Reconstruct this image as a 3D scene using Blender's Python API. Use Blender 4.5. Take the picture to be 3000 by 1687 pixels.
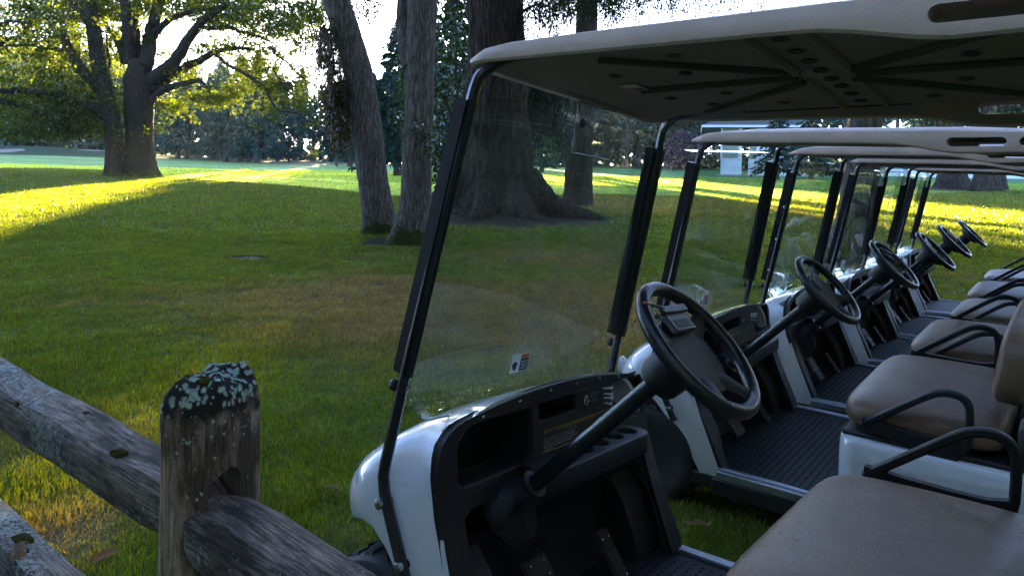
import bpy, bmesh, math, random
import numpy as np
from mathutils import Vector, Matrix

for o in list(bpy.data.objects):
    bpy.data.objects.remove(o)
scene = bpy.context.scene
COL = scene.collection
rng = np.random.default_rng(7)
random.seed(7)

# ------------------------------------------------------------------ camera
CAM = np.array((0.0, 0.0, 1.45))
CR = np.array((0.78741148, 0.61611783, 0.01954459))
CU = np.array((-0.02792536, 0.00397965, 0.99960209))
CF = np.array((-0.61579489, 0.78764395, -0.02033893))
FPX = 2109.8115 / 3000 * 2576          # focal length in pixels of a 2576 px wide picture
CXP, CYP = 1288.0, 571.3451 / 3000 * 2576
cd = bpy.data.cameras.new('camera')
cam = bpy.data.objects.new('camera', cd)
COL.objects.link(cam)
cam.matrix_world = Matrix(((CR[0], CU[0], -CF[0], CAM[0]), (CR[1], CU[1], -CF[1], CAM[1]),
                           (CR[2], CU[2], -CF[2], CAM[2]), (0, 0, 0, 1)))
cd.sensor_fit = 'HORIZONTAL'
cd.sensor_width = 36
cd.lens = 2109.8115 / 3000 * 36
cd.shift_y = -(843.5 - 571.3451) / 3000
cd.clip_start = 0.05
cd.clip_end = 5000
scene.camera = cam

# ------------------------------------------------------------------ world, sun, exposure
SUN = np.array((-0.76764631, 0.67339735, 0.15290959))
SUN /= np.linalg.norm(SUN)
world = bpy.data.worlds.new('World')
scene.world = world
world.use_nodes = True
wn, wl = world.node_tree.nodes, world.node_tree.links
bg = wn['Background']
sky = wn.new('ShaderNodeTexSky')
sky.sky_type = 'NISHITA'
sky.sun_disc = False
sky.sun_elevation = math.asin(SUN[2])
sky.sun_rotation = math.atan2(SUN[0], SUN[1])
sky.air_density = .3
sky.dust_density = .3
sky.ozone_density = 1.5
wl.new(sky.outputs[0], bg.inputs[0])
bg.inputs[1].default_value = SKY_STRENGTH = 0.05
sd = bpy.data.lights.new('sun_light', 'SUN')
so = bpy.data.objects.new('sun_light', sd)
COL.objects.link(so)
sd.energy = 5.0
sd.angle = math.radians(0.5)
sd.color = (1.0, 0.77, 0.42)
so.rotation_euler = Vector(-SUN).to_track_quat('-Z', 'Y').to_euler()
scene.view_settings.view_transform = 'Standard'
scene.view_settings.look = 'None'
scene.view_settings.exposure = 5.15
scene.view_settings.gamma = 1.0
scene.view_settings.use_curve_mapping = False
scene.cycles.max_bounces = 8
scene.cycles.transparent_max_bounces = 32
scene.cycles.volume_bounces = 0
scene.cycles.sample_clamp_indirect = 6
scene.cycles.use_denoising = True


# ------------------------------------------------------------------ places
def h2(d, s):
    """ground plan: depth d and sideways s seen from the photographer -> world x, y"""
    f = CF[:2] / np.linalg.norm(CF[:2])
    r = np.array((f[1], -f[0]))
    return f * d + r * s if np.isscalar(d) else d[..., None] * f + s[..., None] * r


FH = CF[:2] / np.linalg.norm(CF[:2])
RH = np.array((FH[1], -FH[0]))


def ds(x, y):
    return x * FH[0] + y * FH[1], x * RH[0] + y * RH[1]


def terr(x, y):
    d, s = ds(x, y)
    q = np.sqrt(d * d * 0.85 + 0.15 * s * s) * np.sign(d)
    t = np.log1p(np.exp(np.clip((q - 6.5) / 1.6, -30, 30))) * 1.6 * 0.0385
    t = np.where(q - 6.5 > 48, 0.0385 * (q - 6.5), t)
    t = np.where(q > 110, 0.0385 * 103.5 + 0.027 * (q - 110), t)
    t = np.where(q > 330, 0.0385 * 103.5 + 0.027 * 220, t)
    w = np.clip((q - 8) / 10, 0, 1)
    t = t + w * (0.05 * np.sin(x * .31 + 1.3) * np.sin(y * .27 + .4) + 0.10 * np.sin(x * .07) * np.sin(y * .06 + 2))
    # green with its raised lip at the far left
    e = ((d - 122) / 16) ** 2 + ((s + 84) / 26) ** 2
    t = t + 1.5 * np.exp(-e * 1.4)
    # mound of roots round the big fir
    e = ((d - 19) / 3.2) ** 2 + ((s + .3) / 3.4) ** 2
    t = t + 0.16 * np.exp(-e)
    e = ((d - 14) / 1.6) ** 2 + ((s + 2) / 2.2) ** 2
    t = t + 0.10 * np.exp(-e)
    return t


def terr1(x, y):
    return float(terr(np.array([x]), np.array([y]))[0])


def at(px, py, d):
    """point at depth d whose direction from the photographer is the picture point (px, py)"""
    v = CF + CR * (px - CXP) / FPX - CU * (py - CYP) / FPX
    return CAM + v * d


def ground_at(px, py):
    """point of the ground in the direction of the picture point"""
    v = CF + CR * (px - CXP) / FPX - CU * (py - CYP) / FPX
    d = 1.0
    while d < 600:
        p = CAM + v * d
        if p[2] < terr1(p[0], p[1]):
            break
        d *= 1.01
    return CAM + v * d


def foot(px, d):
    """ground point at depth d and picture column px"""
    p = at(px, 450, d)
    return np.array((p[0], p[1], terr1(p[0], p[1])))


# ------------------------------------------------------------------ materials
MATS = {}


def new_mat(name):
    m = bpy.data.materials.new(name)
    m.use_nodes = True
    MATS[name] = m
    return m, m.node_tree.nodes, m.node_tree.links


def N(nodes, kind, **kw):
    n = nodes.new(kind)
    for k, v in kw.items():
        if k in n.inputs.keys() if hasattr(n.inputs, 'keys') else False:
            n.inputs[k].default_value = v
        else:
            setattr(n, k, v)
    return n


def ramp(nodes, stops):
    r = nodes.new('ShaderNodeValToRGB')
    e = r.color_ramp.elements
    while len(e) < len(stops):
        e.new(0.5)
    for i, (p, c) in enumerate(stops):
        e[i].position = p
        e[i].color = (*c, 1) if len(c) == 3 else c
    return r


def surf(name, c1, c2=None, rough=0.5, scale=8, stretch=(1, 1, 1), bump=0.0, bscale=None, metal=0.0,
         coat=0.0, detail=6, spec=0.5, rough2=None, coord='Object'):
    """a plain principled surface with two-tone noise, roughness noise and fine relief"""
    m, n, l = new_mat(name)
    p = n['Principled BSDF']
    c2 = c2 or tuple(x * .8 for x in c1)
    tc = n.new('ShaderNodeTexCoord')
    mp = n.new('ShaderNodeMapping')
    mp.inputs['Scale'].default_value = stretch
    l.new(tc.outputs[coord], mp.inputs[0])
    no = n.new('ShaderNodeTexNoise')
    no.inputs['Scale'].default_value = scale
    no.inputs['Detail'].default_value = detail
    no.inputs['Roughness'].default_value = .62
    l.new(mp.outputs[0], no.inputs['Vector'])
    r = ramp(n, [(.32, c1), (.68, c2)])
    l.new(no.outputs[0], r.inputs[0])
    l.new(r.outputs[0], p.inputs['Base Color'])
    p.inputs['Metallic'].default_value = metal
    p.inputs['Specular IOR Level'].default_value = spec
    p.inputs['Coat Weight'].default_value = coat
    p.inputs['Coat Roughness'].default_value = .08
    mr = n.new('ShaderNodeMapRange')
    mr.inputs[3].default_value = rough
    mr.inputs[4].default_value = rough2 if rough2 is not None else min(1, rough * 1.35)
    l.new(no.outputs[0], mr.inputs[0])
    l.new(mr.outputs[0], p.inputs['Roughness'])
    if bump:
        b = n.new('ShaderNodeBump')
        b.inputs['Strength'].default_value = bump
        b.inputs['Distance'].default_value = .01
        nb = n.new('ShaderNodeTexNoise')
        nb.inputs['Scale'].default_value = bscale or scale * 6
        nb.inputs['Detail'].default_value = 8
        l.new(mp.outputs[0], nb.inputs['Vector'])
        l.new(nb.outputs[0], b.inputs['Height'])
        l.new(b.outputs[0], p.inputs['Normal'])
    return m


def leafy(name, c1, c2, trans=0.5, gloss=0.12, tint=(1.5, 1.35, .5), scale=.6):
    """thin leaves: light comes through them"""
    m, n, l = new_mat(name)
    n.remove(n['Principled BSDF'])
    out = n['Material Output']
    geo = n.new('ShaderNodeNewGeometry')
    tc = n.new('ShaderNodeTexCoord')
    no = n.new('ShaderNodeTexNoise')
    no.inputs['Scale'].default_value = scale
    no.inputs['Detail'].default_value = 3
    l.new(tc.outputs['Object'], no.inputs['Vector'])
    ad = n.new('ShaderNodeMath')
    ad.operation = 'MULTIPLY_ADD'
    ad.inputs[1].default_value = .5
    l.new(geo.outputs['Random Per Island'], ad.inputs[0])
    ml = n.new('ShaderNodeMath')
    ml.operation = 'MULTIPLY'
    ml.inputs[1].default_value = .5
    l.new(no.outputs[0], ml.inputs[0])
    l.new(ml.outputs[0], ad.inputs[2])
    r = ramp(n, [(.2, c1), (.8, c2)])
    l.new(ad.outputs[0], r.inputs[0])
    di = n.new('ShaderNodeBsdfDiffuse')
    tr = n.new('ShaderNodeBsdfTranslucent')
    gl = n.new('ShaderNodeBsdfGlossy')
    gl.inputs['Roughness'].default_value = .35
    gl.inputs['Color'].default_value = (.8, .8, .8, 1)
    mu = n.new('ShaderNodeMix')
    mu.data_type = 'RGBA'
    mu.blend_type = 'MULTIPLY'
    mu.inputs[0].default_value = 1
    mu.inputs[7].default_value = (*tint, 1)
    l.new(r.outputs[0], mu.inputs[6])
    l.new(r.outputs[0], di.inputs[0])
    l.new(mu.outputs[2], tr.inputs[0])
    m1 = n.new('ShaderNodeMixShader')
    m1.inputs[0].default_value = trans
    l.new(di.outputs[0], m1.inputs[1])
    l.new(tr.outputs[0], m1.inputs[2])
    fr = n.new('ShaderNodeFresnel')
    mm = n.new('ShaderNodeMath')
    mm.operation = 'MULTIPLY'
    mm.inputs[1].default_value = gloss * 4
    l.new(fr.outputs[0], mm.inputs[0])
    m2 = n.new('ShaderNodeMixShader')
    l.new(mm.outputs[0], m2.inputs[0])
    l.new(m1.outputs[0], m2.inputs[1])
    l.new(gl.outputs[0], m2.inputs[2])
    l.new(m2.outputs[0], out.inputs[0])
    return m


def clear_sheet(name, tint=(.90, .93, .91), dirt=.08, gloss=1.0):
    """thin clear acrylic: see-through, mirror-like at a glancing angle, a little dew and dirt"""
    m, n, l = new_mat(name)
    n.remove(n['Principled BSDF'])
    out = n['Material Output']
    tr = n.new('ShaderNodeBsdfTransparent')
    tr.inputs[0].default_value = (*tint, 1)
    gl = n.new('ShaderNodeBsdfGlossy')
    gl.inputs['Roughness'].default_value = .02
    gl.inputs['Color'].default_value = (gloss, gloss, gloss, 1)
    fr = n.new('ShaderNodeFresnel')
    fr.inputs[0].default_value = 1.45
    ge = n.new('ShaderNodeNewGeometry')
    iv = n.new('ShaderNodeMath')          # mirror only on the outer face of the sheet
    iv.operation = 'SUBTRACT'
    iv.inputs[0].default_value = 1
    l.new(ge.outputs['Backfacing'], iv.inputs[1])
    fm = n.new('ShaderNodeMath')
    fm.operation = 'MULTIPLY'
    l.new(fr.outputs[0], fm.inputs[0])
    l.new(iv.outputs[0], fm.inputs[1])
    m1 = n.new('ShaderNodeMixShader')
    l.new(fm.outputs[0], m1.inputs[0])
    l.new(tr.outputs[0], m1.inputs[1])
    l.new(gl.outputs[0], m1.inputs[2])
    di = n.new('ShaderNodeBsdfDiffuse')
    di.inputs[0].default_value = (.6, .62, .6, 1)
    tc = n.new('ShaderNodeTexCoord')
    no = n.new('ShaderNodeTexNoise')
    no.inputs['Scale'].default_value = 4
    no.inputs['Detail'].default_value = 7
    no.inputs['Distortion'].default_value = 1.2
    l.new(tc.outputs['Object'], no.inputs['Vector'])
    r = ramp(n, [(.4, (dirt * .3,) * 3), (.75, (dirt * 2.2,) * 3)])
    l.new(no.outputs[0], r.inputs[0])
    m2 = n.new('ShaderNodeMixShader')
    l.new(r.outputs[0], m2.inputs[0])
    l.new(m1.outputs[0], m2.inputs[1])
    l.new(di.outputs[0], m2.inputs[2])
    l.new(m2.outputs[0], out.inputs[0])
    return m


def flat(name, c, rough=.6, metal=0.0, spec=.5):
    return surf(name, c, tuple(x * .88 for x in c), rough=rough, scale=30, metal=metal, spec=spec)


WHITE = surf('white_paint', (.70, .73, .74), (.66, .69, .70), rough=.10, scale=3, coat=.6, rough2=.16)
BLACK = surf('black_plastic', (.006, .0065, .008), (.017, .0165, .017), rough=.34, rough2=.6, scale=7, bump=.25, bscale=420)
RUBBER = surf('black_rubber', (.012, .012, .013), (.022, .022, .022), rough=.55, scale=20, bump=.2, bscale=200)
BLACKMETAL = surf('black_steel', (.006, .0065, .009), (.009, .009, .012), rough=.32, scale=10, coat=.3, rough2=.3)
CHANNEL = surf('black_channel', (.006, .0065, .009), (.010, .011, .014), rough=.34, scale=12, stretch=(8, 8, .6))
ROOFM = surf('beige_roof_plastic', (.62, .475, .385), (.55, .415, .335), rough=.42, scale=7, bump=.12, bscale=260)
ROOFUNDER = surf('shade_brown_roof_underside', (.32, .235, .18), (.26, .19, .145), rough=.6, scale=7, bump=.2, bscale=200)  # darker than the fascia: shade under the roof painted into the colour
ROOFDARK = surf('shade_dark_roof_relief', (.09, .072, .06), (.07, .055, .046), rough=.6, scale=9)  # ribs and sockets: shade of grooves and holes painted as dark colour
STEEL = surf('bright_steel', (.55, .56, .58), (.42, .43, .45), rough=.22, scale=30, metal=1.0)
ALU = surf('worn_aluminium', (.50, .52, .55), (.34, .36, .39), rough=.35, scale=9, stretch=(1, 14, 1), metal=.9, bump=.1)
CLEAR = clear_sheet('clear_acrylic')
CLEARHOLDER = clear_sheet('clear_holder', dirt=.10)
MATM = surf('black_floor_rubber', (.005, .005, .006), (.010, .010, .011), rough=.5, scale=16, bump=.1)
ORANGE = flat('sticker_orange', (.75, .22, .06), .4)
PAPER = flat('sticker_white', (.72, .74, .74), .4)
INK = flat('sticker_black', (.015, .015, .016), .4)
YELLOW = flat('placard_yellow', (.50, .36, .04), .4)
GREYINK = flat('placard_print', (.42, .42, .40), .5)
PENCIL = flat('pencil_green', (.03, .12, .06), .35)
PINK = flat('eraser_pink', (.55, .12, .12), .7)
BRASS = surf('pencil_ferrule', (.55, .38, .22), (.45, .3, .16), rough=.3, metal=1.0)
TEE = flat('tee_white', (.78, .80, .82), .35)


def seat_mat():
    m = surf('tan_vinyl', (.205, .132, .078), (.165, .105, .062), rough=.26, scale=6, bump=.22, bscale=170, rough2=.52)
    return m


VINYL = seat_mat()
WATER, n_, l_ = new_mat('water_drop')
p_ = n_['Principled BSDF']
p_.inputs['Base Color'].default_value = (.26, .20, .15, 1)
p_.inputs['Roughness'].default_value = .04
p_.inputs['IOR'].default_value = 1.33


def bark(name, dark, light, moss=None, vscale=1.0, bump=1.0, lichen=0.0, furrow=9.0, depth=.04):
    m, n, l = new_mat(name)
    p = n['Principled BSDF']
    p.inputs['Roughness'].default_value = .9
    p.inputs['Specular IOR Level'].default_value = .15
    tc = n.new('ShaderNodeTexCoord')
    mp = n.new('ShaderNodeMapping')
    mp.inputs['Scale'].default_value = (furrow, furrow, furrow * .16 * vscale)
    l.new(tc.outputs['Object'], mp.inputs[0])
    no = n.new('ShaderNodeTexNoise')
    no.inputs['Scale'].default_value = 1.6
    no.inputs['Detail'].default_value = 8
    no.inputs['Roughness'].default_value = .7
    no.inputs['Distortion'].default_value = .5
    l.new(mp.outputs[0], no.inputs['Vector'])
    vo = n.new('ShaderNodeTexVoronoi')
    vo.feature = 'DISTANCE_TO_EDGE'
    vo.inputs['Scale'].default_value = 1.4
    vo.inputs['Randomness'].default_value = 1.0
    l.new(mp.outputs[0], vo.inputs['Vector'])
    mixh = n.new('ShaderNodeMath')
    mixh.operation = 'MULTIPLY_ADD'
    mixh.inputs[1].default_value = .8
    l.new(vo.outputs['Distance'], mixh.inputs[0])
    l.new(no.outputs[0], mixh.inputs[2])
    r = ramp(n, [(.38, dark), (.95, light)])
    l.new(mixh.outputs[0], r.inputs[0])
    last = r.outputs[0]
    if lichen:
        nl = n.new('ShaderNodeTexNoise')
        nl.inputs['Scale'].default_value = 9
        nl.inputs['Detail'].default_value = 6
        nl.inputs['Roughness'].default_value = .75
        l.new(tc.outputs['Object'], nl.inputs['Vector'])
        rl = ramp(n, [(.66 - lichen * .1, (0, 0, 0)), (.76, (1, 1, 1))])
        l.new(nl.outputs[0], rl.inputs[0])
        mx = n.new('ShaderNodeMix')
        mx.data_type = 'RGBA'
        l.new(rl.outputs[0], mx.inputs[0])
        l.new(last, mx.inputs[6])
        mx.inputs[7].default_value = (.30, .32, .31, 1)
        last = mx.outputs[2]
    if moss is not None:
        # moss grows on the foot of the trunk, up to the height given, in broken patches
        sx = n.new('ShaderNodeSeparateXYZ')
        l.new(tc.outputs['Object'], sx.inputs[0])
        nm = n.new('ShaderNodeTexNoise')
        nm.inputs['Scale'].default_value = 4.5
        nm.inputs['Detail'].default_value = 5
        l.new(tc.outputs['Object'], nm.inputs['Vector'])
        ma = n.new('ShaderNodeMath')
        ma.operation = 'MULTIPLY_ADD'
        ma.inputs[1].default_value = -1.0 / moss
        ma.inputs[2].default_value = -.05
        l.new(sx.outputs[2], ma.inputs[0])
        mb = n.new('ShaderNodeMath')
        mb.operation = 'MULTIPLY_ADD'
        l.new(nm.outputs[0], mb.inputs[0])
        mb.inputs[1].default_value = 2.2
        l.new(ma.outputs[0], mb.inputs[2])
        rm = ramp(n, [(.50, (0, 0, 0)), (.62, (1, 1, 1))])
        l.new(mb.outputs[0], rm.inputs[0])
        mx = n.new('ShaderNodeMix')
        mx.data_type = 'RGBA'
        l.new(rm.outputs[0], mx.inputs[0])
        l.new(last, mx.inputs[6])
        mx.inputs[7].default_value = (.055, .060, .012, 1)
        last = mx.outputs[2]
    l.new(last, p.inputs['Base Color'])
    b = n.new('ShaderNodeBump')
    b.inputs['Strength'].default_value = bump
    b.inputs['Distance'].default_value = depth
    l.new(mixh.outputs[0], b.inputs['Height'])
    l.new(b.outputs[0], p.inputs['Normal'])
    return m


BARK_OAK = bark('oak_bark', (.016, .012, .009), (.048, .038, .030), moss=.6, furrow=7)
BARK_GREY = bark('pale_grey_bark', (.050, .040, .033), (.27, .23, .20), moss=.42, bump=1.0, lichen=.70, furrow=12, depth=.07)
BARK_FIR = bark('fir_bark', (.026, .018, .014), (.125, .096, .078), bump=1.0, furrow=7, lichen=.15, depth=.12)
BARK_FAR = surf('far_bark', (.06, .05, .042), (.11, .09, .075), rough=.9, scale=3, stretch=(3, 3, .4), spec=.1)
LEAF_OAK = leafy('oak_leaves', (.012, .026, .005), (.042, .066, .010), trans=.60, gloss=.025, tint=(3.0, 2.3, .30))
LEAF_IVY = leafy('ivy_leaves', (.025, .045, .012), (.06, .10, .02), trans=.5, gloss=.05, tint=(1.8, 1.7, .4), scale=2)
LEAF_HOLLY = leafy('shrub_leaves', (.018, .036, .014), (.045, .085, .022), trans=.35, gloss=.07)
NEEDLE = leafy('spruce_needles', (.026, .054, .046), (.050, .088, .072), trans=.10, gloss=.0, tint=(1.2, 1.25, .7))
NEEDLE_DARK = leafy('fir_needles', (.016, .028, .014), (.035, .052, .022), trans=.25, gloss=.015, tint=(1.4, 1.3, .6))
NEEDLE_BROWN = leafy('hanging_needles', (.030, .030, .012), (.065, .058, .020), trans=.45, gloss=.05, tint=(2.0, 1.45, .55))
LEAF_FAR = leafy('far_leaves', (.030, .050, .022), (.060, .085, .030), trans=.3, gloss=.05)
LEAF_PURPLE = leafy('purple_leaves', (.035, .020, .034), (.065, .034, .058), trans=.3, gloss=.05, tint=(1.3, .9, 1.1))


# ------------------------------------------------------------------ mesh tools
class MB:
    """collects faces of one mesh"""

    def __init__(self):
        self.v, self.f, self.m = [], [], []

    def add(self, verts, faces, mi=0):
        b = len(self.v)
        self.v += [tuple(map(float, p)) for p in verts]
        self.f += [tuple(i + b for i in q) for q in faces]
        self.m += [mi] * len(faces)

    def box(self, c, s, rot=None, mi=0, taper=1.0):
        x, y, z = s[0] / 2, s[1] / 2, s[2] / 2
        p = np.array([(-x, -y, -z), (x, -y, -z), (x, y, -z), (-x, y, -z),
                      (-x * taper, -y * taper, z), (x * taper, -y * taper, z), (x * taper, y * taper, z), (-x * taper, y * taper, z)])
        if rot is not None:
            p = p @ np.array(rot).T
        p = p + np.array(c)
        self.add(p, [(3, 2, 1, 0), (4, 5, 6, 7), (0, 1, 5, 4), (1, 2, 6, 5), (2, 3, 7, 6), (3, 0, 4, 7)], mi)

    def loft(self, rings, closed=True, cap=True, mi=0):
        n = len(rings[0])
        vs = [p for r in rings for p in r]
        fs = []
        for i in range(len(rings) - 1):
            for j in range(n if closed else n - 1):
                k = (j + 1) % n
                fs.append((i * n + j, i * n + k, (i + 1) * n + k, (i + 1) * n + j))
        if cap and closed:
            fs.append(tuple(range(n - 1, -1, -1)))
            fs.append(tuple((len(rings) - 1) * n + j for j in range(n)))
        self.add(vs, fs, mi)

    def tube(self, path, r, n=8, mi=0, closed=False, sq=1.0, cap=True, wob=0.0):
        path = [np.array(p, float) for p in path]
        m = len(path)
        rs = [r] * m if np.isscalar(r) else list(r)
        up = None
        rings = []
        for i, p in enumerate(path):
            if closed:
                t = path[(i + 1) % m] - path[i - 1]
            else:
                t = path[min(i + 1, m - 1)] - path[max(i - 1, 0)]
            t = t / (np.linalg.norm(t) + 1e-9)
            if up is None:
                a = np.array((0, 0, 1.)) if abs(t[2]) < .9 else np.array((1., 0, 0))
                up = a - t * (a @ t)
            up = up - t * (up @ t)
            up /= np.linalg.norm(up) + 1e-9
            sd_ = np.cross(t, up)
            ring = []
            for k in range(n):
                a = 2 * math.pi * (k + .5) / n
                rr = rs[i] * (1 + (rng.uniform(-wob, wob) if wob else 0))
                ring.append(p + (sd_ * math.cos(a) * sq + up * math.sin(a)) * rr)
            rings.append(ring)
        if closed:
            rings.append(rings[0])
            self.loft(rings, True, False, mi)
        else:
            self.loft(rings, True, cap, mi)

    def lathe(self, prof, c, axis, n=20, mi=0):
        a = np.array(axis, float)
        a /= np.linalg.norm(a)
        e = np.array((0, 0, 1.)) if abs(a[2]) < .9 else np.array((1., 0, 0))
        e1 = np.cross(a, e)
        e1 /= np.linalg.norm(e1)
        e2 = np.cross(a, e1)
        rings = []
        for r, h in prof:
            rings.append([np.array(c) + a * h + (e1 * math.cos(t) + e2 * math.sin(t)) * r
                          for t in np.linspace(0, 2 * math.pi, n, endpoint=False)])
        self.loft(rings, True, True, mi)

    def data(self, name, mats, smooth=None):
        me = bpy.data.meshes.new(name)
        me.from_pydata(self.v, [], self.f)
        for m in mats if isinstance(mats, (list, tuple)) else [mats]:
            me.materials.append(m)
        if any(self.m):
            me.polygons.foreach_set('material_index', self.m)
        finish(me, smooth)
        return me

    def build(self, name, mats, parent=None, smooth=40, bevel=0.0, seg=2, **props):
        me = self.data(name, mats, smooth)
        return link(name, me, parent, bevel, seg, **props)


def finish(me, smooth):
    bm = bmesh.new()
    bm.from_mesh(me)
    bmesh.ops.recalc_face_normals(bm, faces=bm.faces)
    bm.to_mesh(me)
    bm.free()
    if smooth:
        me.shade_smooth()
        me.set_sharp_from_angle(angle=math.radians(smooth))


def link(name, me, parent=None, bevel=0.0, seg=2, **props):
    o = bpy.data.objects.new(name, me)
    COL.objects.link(o)
    if parent is not None:
        o.parent = parent
    if bevel:
        b = o.modifiers.new('edge', 'BEVEL')
        b.width = bevel
        b.segments = seg
        b.limit_method = 'ANGLE'
        b.angle_limit = math.radians(40)
        b.harden_normals = False
    for k, v in props.items():
        o[k] = v
    return o


def thing(name, label, cat, loc=(0, 0, 0), group=None, rot=None):
    o = bpy.data.objects.new(name, None)
    COL.objects.link(o)
    o.location = tuple(map(float, loc))
    o.empty_display_size = .2
    if rot is not None:
        o.rotation_euler = rot
    o['label'] = label
    o['category'] = cat
    if group:
        o['group'] = group
    return o


def tag(o, label, cat, group=None):
    o['label'] = label
    o['category'] = cat
    if group:
        o['group'] = group
    return o


def dup(root, depth=0, parent=None):
    c = root.copy()
    COL.objects.link(c)
    if parent is not None:
        c.parent = parent
    for ch in list(root.children):
        if not ch.get('only_first'):
            dup(ch, depth + 1, c)
    return c


def fast_mesh(name, verts, tris, mat, attr=None, quads=False):
    """large mesh from arrays"""
    me = bpy.data.meshes.new(name)
    k = 4 if quads else 3
    me.vertices.add(len(verts))
    me.vertices.foreach_set('co', np.ascontiguousarray(verts, np.float32).ravel())
    me.loops.add(len(tris) * k)
    me.loops.foreach_set('vertex_index', np.ascontiguousarray(tris, np.int32).ravel())
    me.polygons.add(len(tris))
    me.polygons.foreach_set('loop_start', np.arange(len(tris), dtype=np.int32) * k)
    me.update(calc_edges=True)
    if attr is not None:
        a = me.attributes.new('tone', 'FLOAT_COLOR', 'POINT')
        a.data.foreach_set('color', np.ascontiguousarray(attr, np.float32).ravel())
    me.materials.append(mat)
    return me


def leaf_cloud(pos, size, up_bias=0.0, aspect=.62, droop=None):
    """one bent diamond leaf (two triangles) per position"""
    n = len(pos)
    d = rng.normal(size=(n, 3))
    if droop is not None:
        d = d * .35 + np.asarray(droop)
    d /= np.linalg.norm(d, axis=1)[:, None]
    e = rng.normal(size=(n, 3))
    e[:, 2] *= (1 - up_bias)
    e -= d * (e * d).sum(1)[:, None]
    e /= np.linalg.norm(e, axis=1)[:, None]
    s = (size * rng.uniform(.65, 1.35, n))[:, None] if np.isscalar(size) else (size * rng.uniform(.65, 1.35, n))[:, None]
    nrm = np.cross(d, e)
    a = pos - d * s * .5
    b = pos + d * s * .5
    m1 = pos + e * s * aspect * .5 + nrm * s * .10
    m2 = pos - e * s * aspect * .5 + nrm * s * .10
    v = np.stack([a, m1, b, m2], 1).reshape(-1, 3)
    i = np.arange(n)[:, None] * 4
    f = np.concatenate([i + [0, 1, 2], i + [0, 2, 3]], 1).reshape(-1, 3)
    return v, f


def smooth_path(pts, k=4):
    """Catmull-Rom through the points"""
    p = [np.array(q, float) for q in pts]
    p = [2 * p[0] - p[1]] + p + [2 * p[-1] - p[-2]]
    out = []
    for i in range(1, len(p) - 2):
        for j in range(k):
            t = j / k
            out.append(.5 * (2 * p[i] + (p[i + 1] - p[i - 1]) * t + (2 * p[i - 1] - 5 * p[i] + 4 * p[i + 1] - p[i + 2]) * t * t
                             + (3 * p[i] - p[i - 1] - 3 * p[i + 1] + p[i + 2]) * t ** 3))
    out.append(p[-2])
    return out


def vnoise(x, y, seed=0):
    """smooth value noise 0..1"""
    r = np.random.default_rng(seed).random((64, 64))
    xi, yi = np.floor(x).astype(int), np.floor(y).astype(int)
    fx, fy = x - xi, y - yi
    fx, fy = fx * fx * (3 - 2 * fx), fy * fy * (3 - 2 * fy)
    g = lambda a, b: r[a % 64, b % 64]
    return (g(xi, yi) * (1 - fx) + g(xi + 1, yi) * fx) * (1 - fy) + (g(xi, yi + 1) * (1 - fx) + g(xi + 1, yi + 1) * fx) * fy


def fbm(x, y, seed=0, o=4):
    s, a, t = 0, .5, 0
    for i in range(o):
        s = s + a * vnoise(x * 2 ** i + 7.3 * i, y * 2 ** i + 3.1 * i, seed + i)
        t += a
        a *= .55
    return s / t


def text_mesh(body, size, mat, name='lettering', align='CENTER', extrude=.0004, spacing=1.0):
    cu = bpy.data.curves.new(name, 'FONT')
    cu.body = body
    cu.size = size
    cu.align_x = align
    cu.align_y = 'CENTER'
    cu.extrude = extrude
    cu.resolution_u = 2
    cu.space_line = spacing
    o = bpy.data.objects.new(name, cu)
    COL.objects.link(o)
    dg = bpy.context.evaluated_depsgraph_get()
    me = bpy.data.meshes.new_from_object(o.evaluated_get(dg))
    me.name = name
    bpy.data.objects.remove(o)
    me.materials.clear()
    me.materials.append(mat)
    return me


def baked(o):
    """mesh of an object with its modifiers applied; the helper object is removed"""
    dg = bpy.context.evaluated_depsgraph_get()
    me = bpy.data.meshes.new_from_object(o.evaluated_get(dg))
    bpy.data.objects.remove(o)
    return me


def panel(outer, holes, depth, bevel=.004):
    """flat plate with holes, in x (right) and y (up), thickness along -z"""
    cu = bpy.data.curves.new('plate', 'CURVE')
    cu.dimensions = '2D'
    cu.fill_mode = 'BOTH'
    cu.extrude = depth / 2
    cu.bevel_depth = bevel
    cu.bevel_resolution = 1
    for loop in [outer] + holes:
        s = cu.splines.new('POLY')
        s.points.add(len(loop) - 1)
        for i, (x, y) in enumerate(loop):
            s.points[i].co = (x, y, 0, 1)
        s.use_cyclic_u = True
    o = bpy.data.objects.new('plate', cu)
    COL.objects.link(o)
    dg = bpy.context.evaluated_depsgraph_get()
    me = bpy.data.meshes.new_from_object(o.evaluated_get(dg))
    bpy.data.objects.remove(o)
    return me


def rrect(x0, y0, x1, y1, r, k=5):
    out = []
    for cx, cy, a0 in ((x1 - r, y1 - r, 0), (x0 + r, y1 - r, 90), (x0 + r, y0 + r, 180), (x1 - r, y0 + r, 270)):
        for i in range(k + 1):
            a = math.radians(a0 + 90 * i / k)
            out.append((cx + r * math.cos(a), cy + r * math.sin(a)))
    return out

# ------------------------------------------------------------------ ground
_edge_px = [(-300, 424), (0, 424), (150, 426), (300, 432), (420, 447), (560, 458), (700, 465), (850, 480), (1000, 494), (1100, 502),
            (1350, 494), (1500, 490), (1650, 492), (1800, 498), (1960, 502), (2200, 498), (2576, 480)]
_eb, _ed = [], []
for _p in _edge_px:
    _g = ground_at(*_p)
    _d, _s = ds(_g[0], _g[1])
    _eb.append(_s / _d)
    _ed.append(_d)


def px_ground(px, py):
    g = ground_at(px, py)
    return ds(g[0], g[1])


def blob(x, y, px, py, rd, rs):
    d0, s0 = px_ground(px, py)
    d, s = ds(x, y)
    return np.exp(-(((d - d0) / rd) ** 2 + ((s - s0) / rs) ** 2))


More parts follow.
